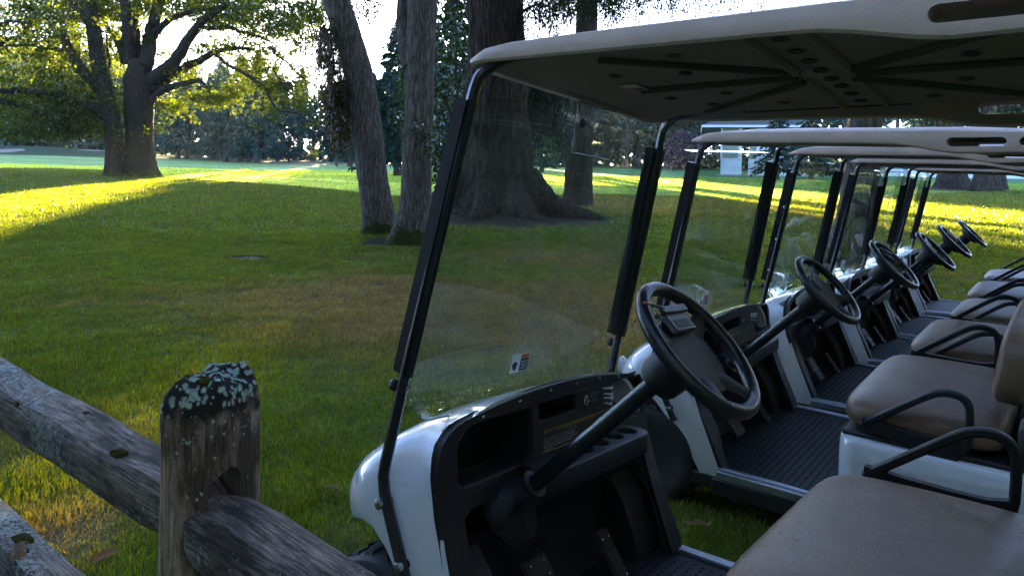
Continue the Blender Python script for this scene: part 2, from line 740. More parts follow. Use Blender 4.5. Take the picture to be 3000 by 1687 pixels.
def smooth(a, b, x):
    t = np.clip((x - a) / (b - a), 0, 1)
    return t * t * (3 - 2 * t)


def fair_mask(x, y):
    d, s = ds(x, y)
    b = s / np.maximum(d, .1)
    e = np.interp(b, _eb, _ed)
    n = fbm(x * .5, y * .5, 3)
    return smooth(-.6, .6, d - e * (1 + .05 * (n - .5))) * (d > 5) * (1 - smooth(95, 104, d))


def dry_mask(x, y):
    n = fbm(x * .8 + 5, y * .8, 11, 5)
    n2 = fbm(x * 3.1, y * 3.1, 13, 4)
    a = blob(x, y, 1330, 800, 2.0, 1.6) * 1.15 + blob(x, y, 960, 760, 1.8, 1.4) * .75 + blob(x, y, 1650, 800, 1.3, .8) \
        + blob(x, y, 700, 760, 1.4, 1.6) * .5 + blob(x, y, 1440, 660, 2.2, 1.2) * .5 + blob(x, y, 120, 1350, .35, .3) * .8 \
        + blob(x, y, 30, 1100, .5, .5) * .7 + blob(x, y, 1760, 520, 6, 3) * .5 + blob(x, y, 1500, 515, 4, 3) * .5
    return np.clip(a * 1.25 * (.35 + 1.3 * n) + .55 * smooth(.55, .75, n) * smooth(.3, .6, n2) - .12, 0, 1)


def mulch_mask(x, y):
    n = fbm(x * 2.2, y * 2.2, 21, 4)
    a = blob(x, y, 1230, 552, 1.5, 2.6) * 1.3 + blob(x, y, 1440, 550, .9, .9) + blob(x, y, 1000, 612, .55, .9) \
        + blob(x, y, 620, 650, .35, .5) * .9 + blob(x, y, 940, 520, .8, .8) * .6 + blob(x, y, 2090, 665, .8, .6) + blob(x, y, 2395, 478, 4, 3) + blob(x, y, 320, 450, 1.6, 2.6) * .7
    return smooth(.42, .75, a * (.5 + n))


def lawn_tone(x, y):
    n = fbm(x * .9, y * .9, 31, 4)[:, None]
    n2 = fbm(x * 5, y * 5, 37, 3)[:, None]
    g = np.array((.044, .092, .007)) * (1 - n) + np.array((.074, .132, .012)) * n
    g = g * (.70 + .6 * n2)
    d, s = ds(x, y)
    f = fair_mask(x, y)[:, None]
    # mown bands, pale with dew
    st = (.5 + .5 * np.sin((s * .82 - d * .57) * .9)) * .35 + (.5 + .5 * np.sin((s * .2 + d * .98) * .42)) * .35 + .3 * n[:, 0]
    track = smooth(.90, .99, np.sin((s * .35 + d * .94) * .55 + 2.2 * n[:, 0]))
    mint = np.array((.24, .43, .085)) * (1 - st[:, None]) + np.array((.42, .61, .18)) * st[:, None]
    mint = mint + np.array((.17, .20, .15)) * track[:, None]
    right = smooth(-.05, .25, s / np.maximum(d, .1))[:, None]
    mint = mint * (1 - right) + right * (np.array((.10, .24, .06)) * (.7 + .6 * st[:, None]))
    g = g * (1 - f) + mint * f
    dr = dry_mask(x, y)[:, None]
    g = g * (1 - dr) + np.array((.118, .118, .080)) * (.7 + .6 * n2) * dr
    fd = (blob(x, y, 740, 412, 9, 9) + .8 * blob(x, y, 620, 405, 8, 9) + .5 * blob(x, y, 1000, 395, 12, 10))[:, None]
    fd = np.clip(fd, 0, 1) * .85
    g = g * (1 - fd) + np.array((.22, .15, .09)) * fd
    far = smooth(98, 112, d)[:, None]
    g = g * (1 - far) + np.array((.06, .085, .035)) * far
    mu = mulch_mask(x, y)[:, None]
    g = g * (1 - mu) + np.array((.042, .030, .022)) * (.6 + .8 * n2) * mu
    return np.concatenate([np.clip(g, .004, 1), np.ones((len(x), 1))], 1)


m, n, l = new_mat('lawn')
p = n['Principled BSDF']
p.inputs['Roughness'].default_value = .8
p.inputs['Specular IOR Level'].default_value = .2
at_ = n.new('ShaderNodeAttribute')
at_.attribute_name = 'tone'
tc = n.new('ShaderNodeTexCoord')
no = n.new('ShaderNodeTexNoise')
no.inputs['Scale'].default_value = 14
no.inputs['Detail'].default_value = 9
no.inputs['Roughness'].default_value = .75
l.new(tc.outputs['Object'], no.inputs['Vector'])
r = ramp(n, [(.25, (.45, .45, .42)), (.75, (1.45, 1.4, 1.3))])
l.new(no.outputs[0], r.inputs[0])
mx = n.new('ShaderNodeMix')
mx.data_type = 'RGBA'
mx.blend_type = 'MULTIPLY'
mx.inputs[0].default_value = 1
l.new(at_.outputs[0], mx.inputs[6])
l.new(r.outputs[0], mx.inputs[7])
l.new(mx.outputs[2], p.inputs['Base Color'])
b = n.new('ShaderNodeBump')
b.inputs['Strength'].default_value = .8
b.inputs['Distance'].default_value = .05
l.new(no.outputs[0], b.inputs['Height'])
l.new(b.outputs[0], p.inputs['Normal'])
LAWN = m

m, n, l = new_mat('grass_blade')
n.remove(n['Principled BSDF'])
at_ = n.new('ShaderNodeAttribute')
at_.attribute_name = 'tone'
di = n.new('ShaderNodeBsdfDiffuse')
tr = n.new('ShaderNodeBsdfTranslucent')
gl = n.new('ShaderNodeBsdfGlossy')
gl.inputs['Roughness'].default_value = .32
gl.inputs['Color'].default_value = (.9, .9, .85, 1)
mu = n.new('ShaderNodeMix')
mu.data_type = 'RGBA'
mu.blend_type = 'MULTIPLY'
mu.inputs[0].default_value = 1
mu.inputs[7].default_value = (3.1, 2.0, .45, 1)
l.new(at_.outputs[0], di.inputs[0])
l.new(at_.outputs[0], mu.inputs[6])
l.new(mu.outputs[2], tr.inputs[0])
m1 = n.new('ShaderNodeMixShader')
m1.inputs[0].default_value = .68
l.new(di.outputs[0], m1.inputs[1])
l.new(tr.outputs[0], m1.inputs[2])
m2 = n.new('ShaderNodeMixShader')
m2.inputs[0].default_value = .05
l.new(m1.outputs[0], m2.inputs[1])
l.new(gl.outputs[0], m2.inputs[2])
l.new(m2.outputs[0], n['Material Output'].inputs[0])
BLADE = m


def ground_grid():
    dd = np.concatenate([-np.geomspace(60, .6, 26), [-.2, .2], np.geomspace(.6, 150, 420), np.geomspace(153, 420, 24)])
    bb = np.tan(np.linspace(-1.02, 1.02, 330))
    D, B = np.meshgrid(dd, bb, indexing='ij')
    S = B * (np.abs(D) + 6)
    xy = h2(D, S)
    X, Y = xy[..., 0], xy[..., 1]
    Z = terr(X.ravel(), Y.ravel()).reshape(X.shape)
    near = np.clip(1 - np.abs(D) / 60, 0, 1)
    Z = Z + (fbm(X * 1.3, Y * 1.3, 5, 4) - .5) * .05 * near
    V = np.stack([X, Y, Z], -1).reshape(-1, 3)
    nb = len(bb)
    i, j = np.meshgrid(np.arange(len(dd) - 1), np.arange(nb - 1), indexing='ij')
    a = (i * nb + j).ravel()
    F = np.stack([a, a + 1, a + nb + 1, a + nb], 1)
    me = fast_mesh('lawn', V, F, LAWN, lawn_tone(V[:, 0], V[:, 1]), quads=True)
    me.shade_smooth()
    o = link('lawn', me)
    o['kind'] = 'structure'


ground_grid()


def gz(x, y):
    d, s = ds(x, y)
    near = np.clip(1 - np.abs(d) / 60, 0, 1)
    return terr(x, y) + (fbm(x * 1.3, y * 1.3, 5, 4) - .5) * .05 * near


def grass(name, n, d0, d1, pw, hgt, wid, lean=.6):
    u = rng.random(n)
    d = (d0 ** pw + u * (d1 ** pw - d0 ** pw)) ** (1 / pw)
    b = rng.uniform(-.80, .80, n)
    xy = h2(d, b * d)
    x, y = xy[:, 0], xy[:, 1]
    keep = (mulch_mask(x, y) < .5 + .4 * rng.random(n)) & (fair_mask(x, y) * rng.random(n) < .85)
    x, y, d = x[keep], y[keep], d[keep]
    n = len(x)
    z = gz(x, y)
    tall = .25 + 1.5 * fbm(x * 2.6, y * 2.6, 41, 4)
    f = fair_mask(x, y)
    h = hgt * rng.uniform(.5, 1.25, n) * tall * (1 - .55 * f) * (1 + .02 * d)
    w = wid * rng.uniform(.7, 1.3, n) * np.maximum(1, d / d0) ** .75
    a = rng.uniform(0, 2 * np.pi, n)
    k = rng.uniform(0, lean, n) * h
    b2 = rng.uniform(0, 2 * np.pi, n)
    base = np.stack([x, y, z - .004], 1)
    e = np.stack([np.cos(a), np.sin(a), np.zeros(n)], 1) * w[:, None] * .5
    tip = base + np.stack([np.cos(b2) * k, np.sin(b2) * k, h], 1)
    V = np.stack([base - e, base + e, tip], 1).reshape(-1, 3)
    F = np.arange(n * 3).reshape(-1, 3)
    t = lawn_tone(x, y)
    t[:, :3] *= rng.uniform(.65, 1.5, n)[:, None]
    straw = rng.random(n) < .035
    t[straw, :3] = np.array((.15, .13, .07)) * rng.uniform(.6, 1.2, straw.sum())[:, None]
    t = np.repeat(t, 3, 0)
    o = link(name, fast_mesh(name, V, F, BLADE, t))
    o['kind'] = 'stuff'


grass('grass_blades', 620000, 2.1, 15, .85, .031, .0042, .9)
grass('distant_grass', 400000, 13, 62, .8, .05, .028, 1.0)


# loose leaves on the lawn: too many and too small to count
def litter():
    n = 300
    d = 2.4 + 13 * rng.random(n) ** 1.2
    b = rng.uniform(-.75, .7, n)
    xy = h2(d, b * d)
    z = gz(xy[:, 0], xy[:, 1]) + .022
    v, f = leaf_cloud(np.column_stack([xy, z]), .034, .9)
    v[:, 2] = np.repeat(z, 4) + (v[:, 2] - np.repeat(z, 4)) * .35
    o = link('leaf_litter', fast_mesh('leaf_litter', v, f, leafy('dry_leaves', (.10, .045, .02), (.19, .10, .04), trans=.2, gloss=.0, tint=(1.2, 1.0, .7))))
    o['kind'] = 'stuff'


litter()

# ------------------------------------------------------------------ sand bunkers at the far green
SAND = surf('bunker_sand', (.46, .37, .29), (.40, .31, .24), rough=.95, scale=2, spec=.1)


def bunker(px0, px1, py, dep):
    a, c = ground_at(px0, py), ground_at(px1, py)
    mid = (a + c) / 2
    d, s = ds(mid[0], mid[1])
    w = np.linalg.norm(c - a) / 2
    vs, fs = [], []
    for k in range(3):
        for t in np.linspace(0, 2 * np.pi, 28, endpoint=False):
            rr = (0.02, .7, 1)[k] * (1 + .13 * math.sin(3 * t + px0) + .07 * math.sin(5 * t))
            q = h2(d + rr * dep * math.sin(t), s + rr * w * math.cos(t))
            vs.append((q[0], q[1], terr1(q[0], q[1]) + (.10, .07, .03)[k]))
    for k in range(2):
        for i in range(28):
            j = (i + 1) % 28
            fs.append((k * 28 + i, k * 28 + j, (k + 1) * 28 + j, (k + 1) * 28 + i))
    mb = MB()
    mb.add(vs, fs)
    o = mb.build('sand_bunker', SAND)
    o['kind'] = 'structure'


bunker(-40, 60, 381, 3.2)
bunker(222, 256, 380, 3.0)


# ------------------------------------------------------------------ trees
def limb(mb, pts, r, n=9, k=4, wob=.06, jit=.0):
    path = smooth_path(pts, k)
    m = len(path)
    if np.isscalar(r):
        rs = r
    else:
        rs = np.interp(np.linspace(0, 1, m), np.linspace(0, 1, len(r)), r)
    if jit:
        path = [q + rng.normal(0, jit, 3) for q in path]
    mb.tube(path, rs, n, wob=wob)
    return path


def rel(path, base):
    return [np.array(q) - base for q in path]


def trunk_rings(mb, pts, radii, flare, n=28, rough=.05, lobes=5, phase=0):
    """a trunk with root flare: radii wobble in lobes near the ground"""
    path = smooth_path(pts, 10)
    m = len(path)
    rs = np.interp(np.linspace(0, 1, m), np.linspace(0, 1, len(radii)), radii)
    rings = []
    z0 = path[0][2]
    kk = max(6, int(n / 5))
    aa = np.arange(n) / n * kk
    ridge = [vnoise((aa + .5 * math.sin(i * .35)) % kk, np.full(n, i * .16 + phase), 61) for i in range(m)]
    for i, q in enumerate(path):
        hgt = q[2] - z0
        fl = flare * math.exp(-hgt / (flare * 1.1 + .12))
        ring = []
        for k in range(n):
            a = 2 * math.pi * k / n
            lob = .55 + .45 * math.cos(lobes * a + phase + .4 * math.sin(2 * a))
            fur = rough * rs[i] * (2.2 * abs(ridge[i][k] - .5) - .35 + rng.uniform(-.25, .25))
            rr = rs[i] + fl * lob + fur * (1 + 1.2 * fl)
            ring.append((q[0] + rr * math.cos(a), q[1] + rr * math.sin(a), q[2]))
        rings.append(ring)
    mb.loft(rings, True, True)


def oak(label, base_px, d, trunk, trunk_r, flare, limbs, sprays, leaf_n, ivy=None, above=None):
    b = foot(base_px, d)
    root = thing('oak_tree', label, 'oak tree', b, 'old oaks on the lawn')
    P = lambda q, dd=0.0: at(q[0], q[1], d + dd) - b
    mb = MB()
    tp = [P(q) for q in trunk]
    tp[0] = np.array((0, 0, -.15))
    trunk_rings(mb, tp, trunk_r, flare, 26, .06)
    mb.build('trunk', BARK_OAK, root, 60)
    tips = []
    for pts, r0, r1, off in limbs:
        mb = MB()
        m = len(pts)
        p3 = [P(q, off * (i / (m - 1)) + rng.uniform(-.3, .3) * (i > 0)) for i, q in enumerate(pts)]
        path = limb(mb, p3, (r0, (r0 + r1) * .5, r1), 9, 4, .07, .012 + .1 * r1)
        # side twigs
        for i in range(3, len(path), 2):
            q = path[i]
            dv = np.array((*(RH * rng.normal(0, 1) + FH * rng.normal(0, .8)), rng.normal(.0, .6)))
            dv /= np.linalg.norm(dv)
            L = rng.uniform(.6, 1.8)
            tw = [q, q + dv * L * .5 + rng.normal(0, .12, 3), q + dv * L + rng.normal(0, .2, 3) - np.array((0, 0, .15))]
            rr = min(r1, .05)
            mb.tube(smooth_path(tw, 3), np.linspace(rr * .7, .008, 7), 5)
            tips.append(tw[-1])
        tips.append(path[-1])
        mb.build('limb', BARK_OAK, root, 60)
    cl = []
    for cx, cy, rx, ry, cnt, dm, dsd in sprays:
        for _ in range(cnt):
            a, rr = rng.uniform(0, 2 * np.pi), math.sqrt(rng.random())
            cl.append(P((cx + rx * rr * math.cos(a), cy + ry * rr * math.sin(a)), dm + 3.6 + rng.normal(0, dsd)))
    cl += tips
    cl = np.array(cl)
    # every spray: a flattened tuft of leaves on a short drooping twig
    k = leaf_n
    off = rng.normal(size=(len(cl), k, 3)) * np.array((.36, .36, .19)) * rng.uniform(.6, 1.15, (len(cl), 1, 1))
    pos = (cl[:, None] + off).reshape(-1, 3)
    v, f = leaf_cloud(pos, .19, .35)
    if above is not None:
        c0, rad, cnt = above
        c = rng.normal(size=(cnt, 3))
        c /= np.linalg.norm(c, axis=1)[:, None]
        c = c * np.cbrt(rng.uniform(.35, 1, cnt))[:, None] * np.array(rad) + np.array(c0)
        c = c[c[:, 2] > c0[2] - rad[2] * .55]
        pos = (c[:, None] + rng.normal(size=(len(c), 26, 3)) * .55).reshape(-1, 3)
        v2, f2 = leaf_cloud(pos, .30, .3)
        f = np.concatenate([f, f2 + len(v)])
        v = np.concatenate([v, v2])
    link('crown', fast_mesh('crown', v, f, LEAF_OAK), root)
    if ivy:
        pos = []
        for i in range(ivy[0]):
            t = rng.uniform(.05, ivy[1])
            q = np.array(smooth_path(tp, 6)[int(t * (len(tp) - 1) * 6)])
            rr = np.interp(t, np.linspace(0, 1, len(trunk_r)), trunk_r) * rng.uniform(.96, 1.14)
            a = rng.normal(ivy[2], .9)
            pos.append(q + rr * np.array((*(RH * math.cos(a) - FH * math.sin(a)), 0)) + np.array((0, 0, rng.uniform(-.3, .3))))
        v, f = leaf_cloud(np.array(pos), .11, .2)
        link('ivy', fast_mesh('ivy', v, f, LEAF_IVY), root)
    return root


Z3 = lambda pts: [(x / 3.0, y / 3.0) for x, y in pts]
rng = np.random.default_rng(55)
oak('dark old oak with thick straight trunk forking into many limbs, right of the pair', 352, 42,
    [(352, 446), (350, 400), (350, 333), (349, 260), (348, 205), (347, 150)], (.84, .76, .74, .80, .82, .42), .55,
    [(Z3([(985, 480), (965, 330), (955, 180), (950, -60)]), .40, .26, -.6),
     (Z3([(1090, 520), (1130, 330), (1160, 180), (1205, -60)]), .46, .28, .8),
     (Z3([(1040, 560), (1025, 300), (1015, 150), (1020, -60)]), .30, .2, 1.6),
     (Z3([(945, 470), (900, 330), (860, 260), (815, 215), (770, 120)]), .26, .10, 2.0),
     (Z3([(1130, 620), (1230, 540), (1340, 430), (1430, 280), (1520, 170), (1620, 100), (1700, 30)]), .42, .14, -2.5),
     (Z3([(1140, 690), (1260, 600), (1360, 530), (1500, 460), (1620, 395), (1740, 370), (1900, 372)]), .36, .09, 2.0),
     (Z3([(1110, 790), (1180, 720), (1260, 665), (1390, 635), (1490, 608), (1545, 640), (1590, 705)]), .26, .06, -2.0),
     (Z3([(1500, 200), (1600, 215), (1720, 210), (1850, 250), (1960, 280), (2060, 330)]), .16, .05, 2.0),
     (Z3([(1620, 400), (1720, 490), (1850, 560), (1990, 660), (2060, 780), (2120, 840), (2250, 860), (2350, 950)]), .12, .025, -3.0),
     (Z3([(2030, 350), (2090, 420), (2150, 460), (2250, 560), (2380, 650), (2480, 700)]), .09, .03, 1.5),
     (Z3([(1180, 240), (1280, 150), (1380, 110), (1500, 80), (1700, 60), (1950, 90)]), .22, .06, 3.0),
     (Z3([(1850, 560), (1960, 600), (2080, 640), (2200, 640), (2240, 740)]), .05, .02, -2),
     (Z3([(2060, 520), (2130, 640), (2230, 740), (2280, 830)]), .045, .02, -1),
     (Z3([(1200, 780), (1250, 830), (1270, 880)]), .035, .015, -1)],
    [(430, 14, 110, 26, 70, 0, 3), (560, 24, 95, 42, 150, 1, 4), (670, 40, 95, 55, 170, 0, 4), (760, 60, 55, 60, 100, 2, 3), (790, 20, 40, 40, 50, 1, 3),
     (610, 125, 65, 40, 26, 0, 3), (690, 130, 55, 45, 30, 1, 3), (640, 185, 55, 35, 28, -2, 2), (592, 235, 40, 20, 22, -2, 1.5),
     (535, 252, 48, 14, 34, -2, 1), (440, 268, 26, 14, 16, -2, 1), (470, 180, 30, 30, 14, 1, 2), (520, 130, 30, 25, 12, 1, 2),
     (700, 228, 35, 26, 26, -3, 1.5), (735, 255, 30, 14, 14, -3, 1), (660, 275, 30, 8, 6, -3, 1), (770, 150, 40, 40, 12, 2, 2),
     (745, 205, 35, 26, 16, 1, 2), (385, 75, 22, 40, 14, 1, 2), (405, 140, 16, 20, 8, 2, 1), (300, 60, 36, 60, 40, 2, 3),
     (330, 20, 60, 24, 30, 1, 3), (560, 90, 40, 30, 12, 1, 3), (400, 300, 14, 40, 6, 1, 1)],
    31, above=((2, 2, 17.5), (12.5, 10, 8.0), 620))
oak('dark old oak leaning left with ivy up its trunk, left one of the pair', 291, 41,
    [(291, 447), (288, 380), (284, 330), (276, 280), (262, 220), (248, 160), (238, 90), (228, 20), (226, -70)],
    (.54, .48, .46, .46, .45, .42, .40, .36, .3), .42,
    [(Z3([(775, 690), (700, 610), (600, 500), (530, 390), (470, 280), (400, 185), (300, 100), (180, 40)]), .36, .09, -1.5),
     (Z3([(800, 880), (740, 830), (690, 805), (560, 780), (430, 712), (300, 690), (150, 682), (0, 692), (-160, 660)]), .34, .10, -3.0),
     (Z3([(600, 880), (520, 905), (430, 932), (330, 890), (200, 830), (60, 775), (-140, 740)]), .08, .16, -3.5),
     (Z3([(480, 380), (390, 365), (200, 340), (30, 352), (-100, 340)]), .14, .05, 1.5),
     (Z3([(690, 200), (600, 90), (520, 0), (480, -60)]), .2, .1, 2),
     (Z3([(780, 560), (830, 480), (815, 380), (800, 250)]), .1, .05, 2),
     (Z3([(0, 190), (90, 160), (200, 170), (300, 110), (420, 140)]), .12, .05, -2),
     (Z3([(0, 350), (60, 300), (150, 280), (230, 190), (260, 90)]), .10, .05, 0),
     (Z3([(330, 690), (290, 800), (330, 860), (400, 820)]), .05, .02, -3),
     (Z3([(560, 780), (520, 720), (450, 690), (400, 600)]), .05, .02, -1)],
    [(70, 50, 130, 70, 200, 0, 4), (250, 25, 90, 30, 60, 2, 3), (40, 180, 90, 80, 120, 1, 4), (170, 190, 80, 70, 100, 0, 3), (120, 250, 100, 55, 90, -1, 3),
     (60, 300, 80, 45, 90, -3, 3), (170, 290, 70, 35, 60, -3, 2), (215, 315, 40, 26, 30, -2, 1.5), (225, 250, 40, 45, 34, 1, 2),
     (255, 330, 26, 18, 10, 1, 1), (200, 60, 60, 55, 60, 2, 3), (290, 140, 26, 50, 26, 3, 2), (308, 260, 18, 50, 26, 4, 2),
     (130, 130, 60, 40, 40, 1, 3), (20, 330, 60, 18, 40, -3, 2), (155, 335, 50, 10, 14, -3, 1), (240, 20, 60, 30, 40, 1, 3)],
    36, ivy=(1500, .95, .25), above=((-6, 1, 15.5), (10, 9, 7.5), 480))


# ------------------------------------------------------------------ conifers with hanging sprays (near trees)
def hanging(points, length, n, w=.05, sway=.12, size=.07):
    """strings of needle tufts hanging down from each point"""
    P_, D_ = [], []
    for q in points:
        L = length * rng.uniform(.4, 1.2)
        k = max(4, int(n * L / length))
        t = np.sort(rng.random(k)) * L
        x = rng.normal(0, w, (k, 2)) * (1 - .4 * t / L)[:, None] + np.outer(t, rng.normal(0, sway, 2))
        P_.append(np.column_stack([q[0] + x[:, 0], q[1] + x[:, 1], q[2] - t]))
    pos = np.concatenate(P_)
    return leaf_cloud(pos, size, 0, .34, droop=(0, 0, -1.0))


def bough(mb, p0, p1, sag, r0):
    mid = (np.array(p0) + np.array(p1)) / 2 + np.array((0, 0, sag))
    path = smooth_path([p0, mid, p1], 7)
    mb.tube(path, np.linspace(r0, .012, len(path)), 6, wob=.08)
    return path


def merge(parts):
    vs, fs, b = [], [], 0
    for v, f in parts:
        vs.append(v)
        fs.append(f + b)
        b += len(v)
    return np.concatenate(vs), np.concatenate(fs)


def crown_boughs(root, b, z0, z1, r0, r1, cnt, mat, mb, start_r, drop=.9, size=.16, per=40):
    """a conifer crown: boughs all round the stem, each hung with sprays"""
    parts = []
    for i in range(cnt):
        t = (i + .5) / cnt
        z = z0 + (z1 - z0) * t ** .9
        a = i * 2.399 + rng.uniform(-.3, .3)
        L = (r0 + (r1 - r0) * t) * rng.uniform(.7, 1.15)
        st = start_r(z)
        p0 = np.array((st[0], st[1], z))
        p1 = p0 + np.array((math.cos(a) * L, math.sin(a) * L, -.12 * L))
        path = bough(mb, p0, p1, .14 * L, .05 * (1.1 - t))
        pts = np.array([q + rng.normal(0, .16, 3) * np.array((1, 1, .4)) for q in path[2:] for _ in range(3)])
        parts.append(hanging(pts, drop * (1 - .4 * t), 9, .07, .1, size))
    return merge(parts)


def pole_tree(name, label, base_px, d, px_path, radii, mat, flare, lobes=5, group=None, rough=.05, phase=0, sink=.1, n=72):
    b = foot(base_px, d)
    root = thing(name, label, 'tree', b, group)
    tp = [at(q[0], q[1], d + (q[2] if len(q) > 2 else 0)) - b for q in px_path]
    tp[0] = np.array((0, 0, -sink))
    mb = MB()
    trunk_rings(mb, tp, radii, flare, n, rough, lobes, phase)
    mb.build('trunk', mat, root, 60)
    path = smooth_path(tp, 6)

    def stem(z):
        zz = [q[2] for q in path]
        return np.array((np.interp(z, zz, [q[0] for q in path]), np.interp(z, zz, [q[1] for q in path])))
    return root, b, stem


# twin grey trunks in the middle
def twin_left():
    root, b, stem = pole_tree('grey_trunk_tree', 'grey barked tree leaning left with mossy foot beside the pale upright trunk', 962, 14.3,
                              [(958, 585), (946, 500), (934, 420), (917, 270), (893, 150), (852, 20), (815, -90), (780, -230)],
                              (.34, .31, .295, .285, .285, .28, .27, .2), BARK_GREY, .16, 4, 'twin grey trunks', .07)
    mb = MB()
    pts = []
    T = lambda x, y, dd: at(x, y, 14.3 + dd) - b
    for p0, p1 in (((868, 60, .0), (812, 66, -.5)), ((880, 105, .1), (840, 96, .5)), ((862, 40, .2), (800, 130, 1.0)), ((905, 230, 0), (838, 215, -.3)),
                   ((905, 235, .2), (868, 290, .6)), ((850, 10, 0), (950, 10, .8)), ((850, -20, 0), (985, 30, 1.6))):
        path = bough(mb, T(*p0), T(*p1), .12, .03)
        pts += [q + rng.normal(0, .10, 3) for q in path[3:] for _ in range(9)]
    mb.build('bough', BARK_FIR, root, 60)
    cols = [(822, 80, 230), (836, 110, 320), (850, 150, 345), (828, 200, 300), (846, 240, 380), (838, 280, 372), (858, 260, 340), (815, 95, 150), (868, 300, 352)]
    parts = [hanging(np.array(pts), .7, 16, .05, .1, .055)]
    for x, y0, y1 in cols:
        L = (y1 - y0) / FPX * 14.3
        q = np.array([T(x + rng.normal(0, 10), y0 + rng.normal(0, 22), rng.normal(0, .35)) for _ in range(11)])
        parts.append(hanging(q, L, int(85 * L), .04, .03, .078))
    v, f = merge(parts)
    link('hanging_foliage', fast_mesh('hanging_foliage', v, f, NEEDLE_BROWN), root)
    mb = MB()
    v, f = crown_boughs(root, b, 6.2, 15, 2.6, .8, 46, NEEDLE_DARK, mb, stem)
    link('crown', fast_mesh('crown', v, f, NEEDLE_DARK), root)
    mb.build('branches', BARK_FIR, root, 60)


def twin_right():
    root, b, stem = pole_tree('grey_trunk_tree', 'pale upright grey trunk with mossy foot and small leafy shoots on its side', 1032, 13.2,
                              [(1030, 610), (1045, 520), (1048, 430), (1053, 300), (1057, 160), (1062, 20), (1066, -120), (1068, -260)],
                              (.33, .275, .268, .262, .265, .268, .25, .2), BARK_GREY, .22, 4, 'twin grey trunks', .065, 1.0)
    T = lambda x, y, dd: at(x, y, 13.2 + dd) - b
    mb = MB()
    q0 = np.array((0.05, 0, 2.2))
    limb(mb, [T(1040, 170, .0), T(1022, 110, .2), T(1018, 40, .3), T(1020, -60, .3)], (.20, .16, .15), 12)
    mb.build('limb', BARK_GREY, root, 60)
    mb = MB()
    limb(mb, [T(1075, 345, -.3), T(1066, 330, -.45), T(1050, 318, -.5)], (.02, .012), 6)
    mb.build('twig', BARK_GREY, root, 60)
    mb = MB()
    limb(mb, [T(1082, 395, -.1), T(1080, 375, -.4), T(1092, 330, -.4)], (.018, .01), 6)
    mb.build('twig', BARK_GREY, root, 60)
    pos = np.concatenate([np.array([T(1052 + rng.normal(0, 12), 325 + rng.normal(0, 9), -.5 + rng.normal(0, .1)) for _ in range(60)]),
                          np.array([T(1078 + rng.normal(0, 9), 370 + rng.normal(0, 16), -.4 + rng.normal(0, .1)) for _ in range(70)])])
    v, f = leaf_cloud(pos, .07, .3)
    link('leafy_shoot', fast_mesh('leafy_shoot', v, f, LEAF_HOLLY), root)['kind'] = 'stuff'
    mb = MB()
    v, f = crown_boughs(root, b, 6.0, 15, 2.8, .8, 46, NEEDLE_DARK, mb, stem)
    link('crown', fast_mesh('crown', v, f, NEEDLE_DARK), root)
    mb.build('branches', BARK_FIR, root, 60)


def big_fir():
    d = 19.5
    root, b, stem = pole_tree('fir_tree', 'huge dark fir with furrowed bark and wide spreading root flare', 1252, d,
                              [(1252, 548), (1250, 520), (1250, 480), (1250, 430), (1249, 350), (1249, 200), (1248, 0), (1246, -300), (1244, -700)],
                              (1.15, 1.02, .90, .84, .80, .77, .72, .62, .45), BARK_FIR, .75, 6, None, .15, 2.2, .15, 150)
    T = lambda x, y, dd: at(x, y, d + dd) - b
    mb = MB()
    for pts, r in (([(1320, 450, -.6), (1370, 505, -.9), (1420, 533, -1.2), (1490, 548, -1.3), (1540, 560, -1.4)], (.42, .34, .26, .16, .05)),
                   ([(1200, 440, -.2), (1150, 470, -.3), (1110, 490, -.2), (1078, 505, 0)], (.40, .32, .22, .06)),
                   ([(1230, 480, -.9), (1215, 530, -1.5), (1190, 556, -2.0), (1150, 566, -2.4)], (.4, .28, .16, .05)),
                   ([(1290, 490, -.9), (1330, 545, -1.7), (1380, 565, -2.2), (1420, 572, -2.4)], (.4, .26, .14, .04))):
        limb(mb, [T(*q) for q in pts], r, 22, 8, .13)
    mb.build('root', BARK_FIR, root, 60)
    mb = MB()
    parts = []
    # low boughs reaching to the right of the stem and hanging into view at the top
    low = [((1300, 40, -.4), (1400, 25, -1.2)), ((1300, -30, -.4), (1530, -8, -2.2)), ((1300, -60, 0), (1650, -15, -1.0)), ((1300, -90, -.5), (1800, -28, -2.0)),
           ((1300, -110, 0), (1920, -40, -.4)), ((1300, -70, .6), (1720, -12, 1.0)), ((1300, -50, -1), (1580, -20, -3.0)), ((1300, -120, .4), (1860, -45, -1.2)), ((1310, 250, .5), (1400, 290, .8)), ((1310, 215, .2), (1435, 262, 1.4)), ((1310, 290, .6), (1425, 330, 1.0)),
           ((1310, 180, .6), (1395, 228, .8))]
    for p0, p1 in low:
        path = bough(mb, T(*p0), T(*p1), .2, .06)
        pts = np.array([q + rng.normal(0, .17, 3) for q in path[2:] for _ in range(8)])
        parts.append(hanging(pts, .78, 26, .08, .10, .085))
    v, f = merge(parts)
    link('low_foliage', fast_mesh('low_foliage', v, f, NEEDLE_DARK), root)
    mb.build('bough', BARK_FIR, root, 60)
    mb = MB()
    v, f = crown_boughs(root, b, 8.5, 26, 5.5, 1.2, 90, NEEDLE_DARK, mb, stem, 1.2, .24)
    link('crown', fast_mesh('crown', v, f, NEEDLE_DARK), root)
    mb.build('branches', BARK_FIR, root, 60)


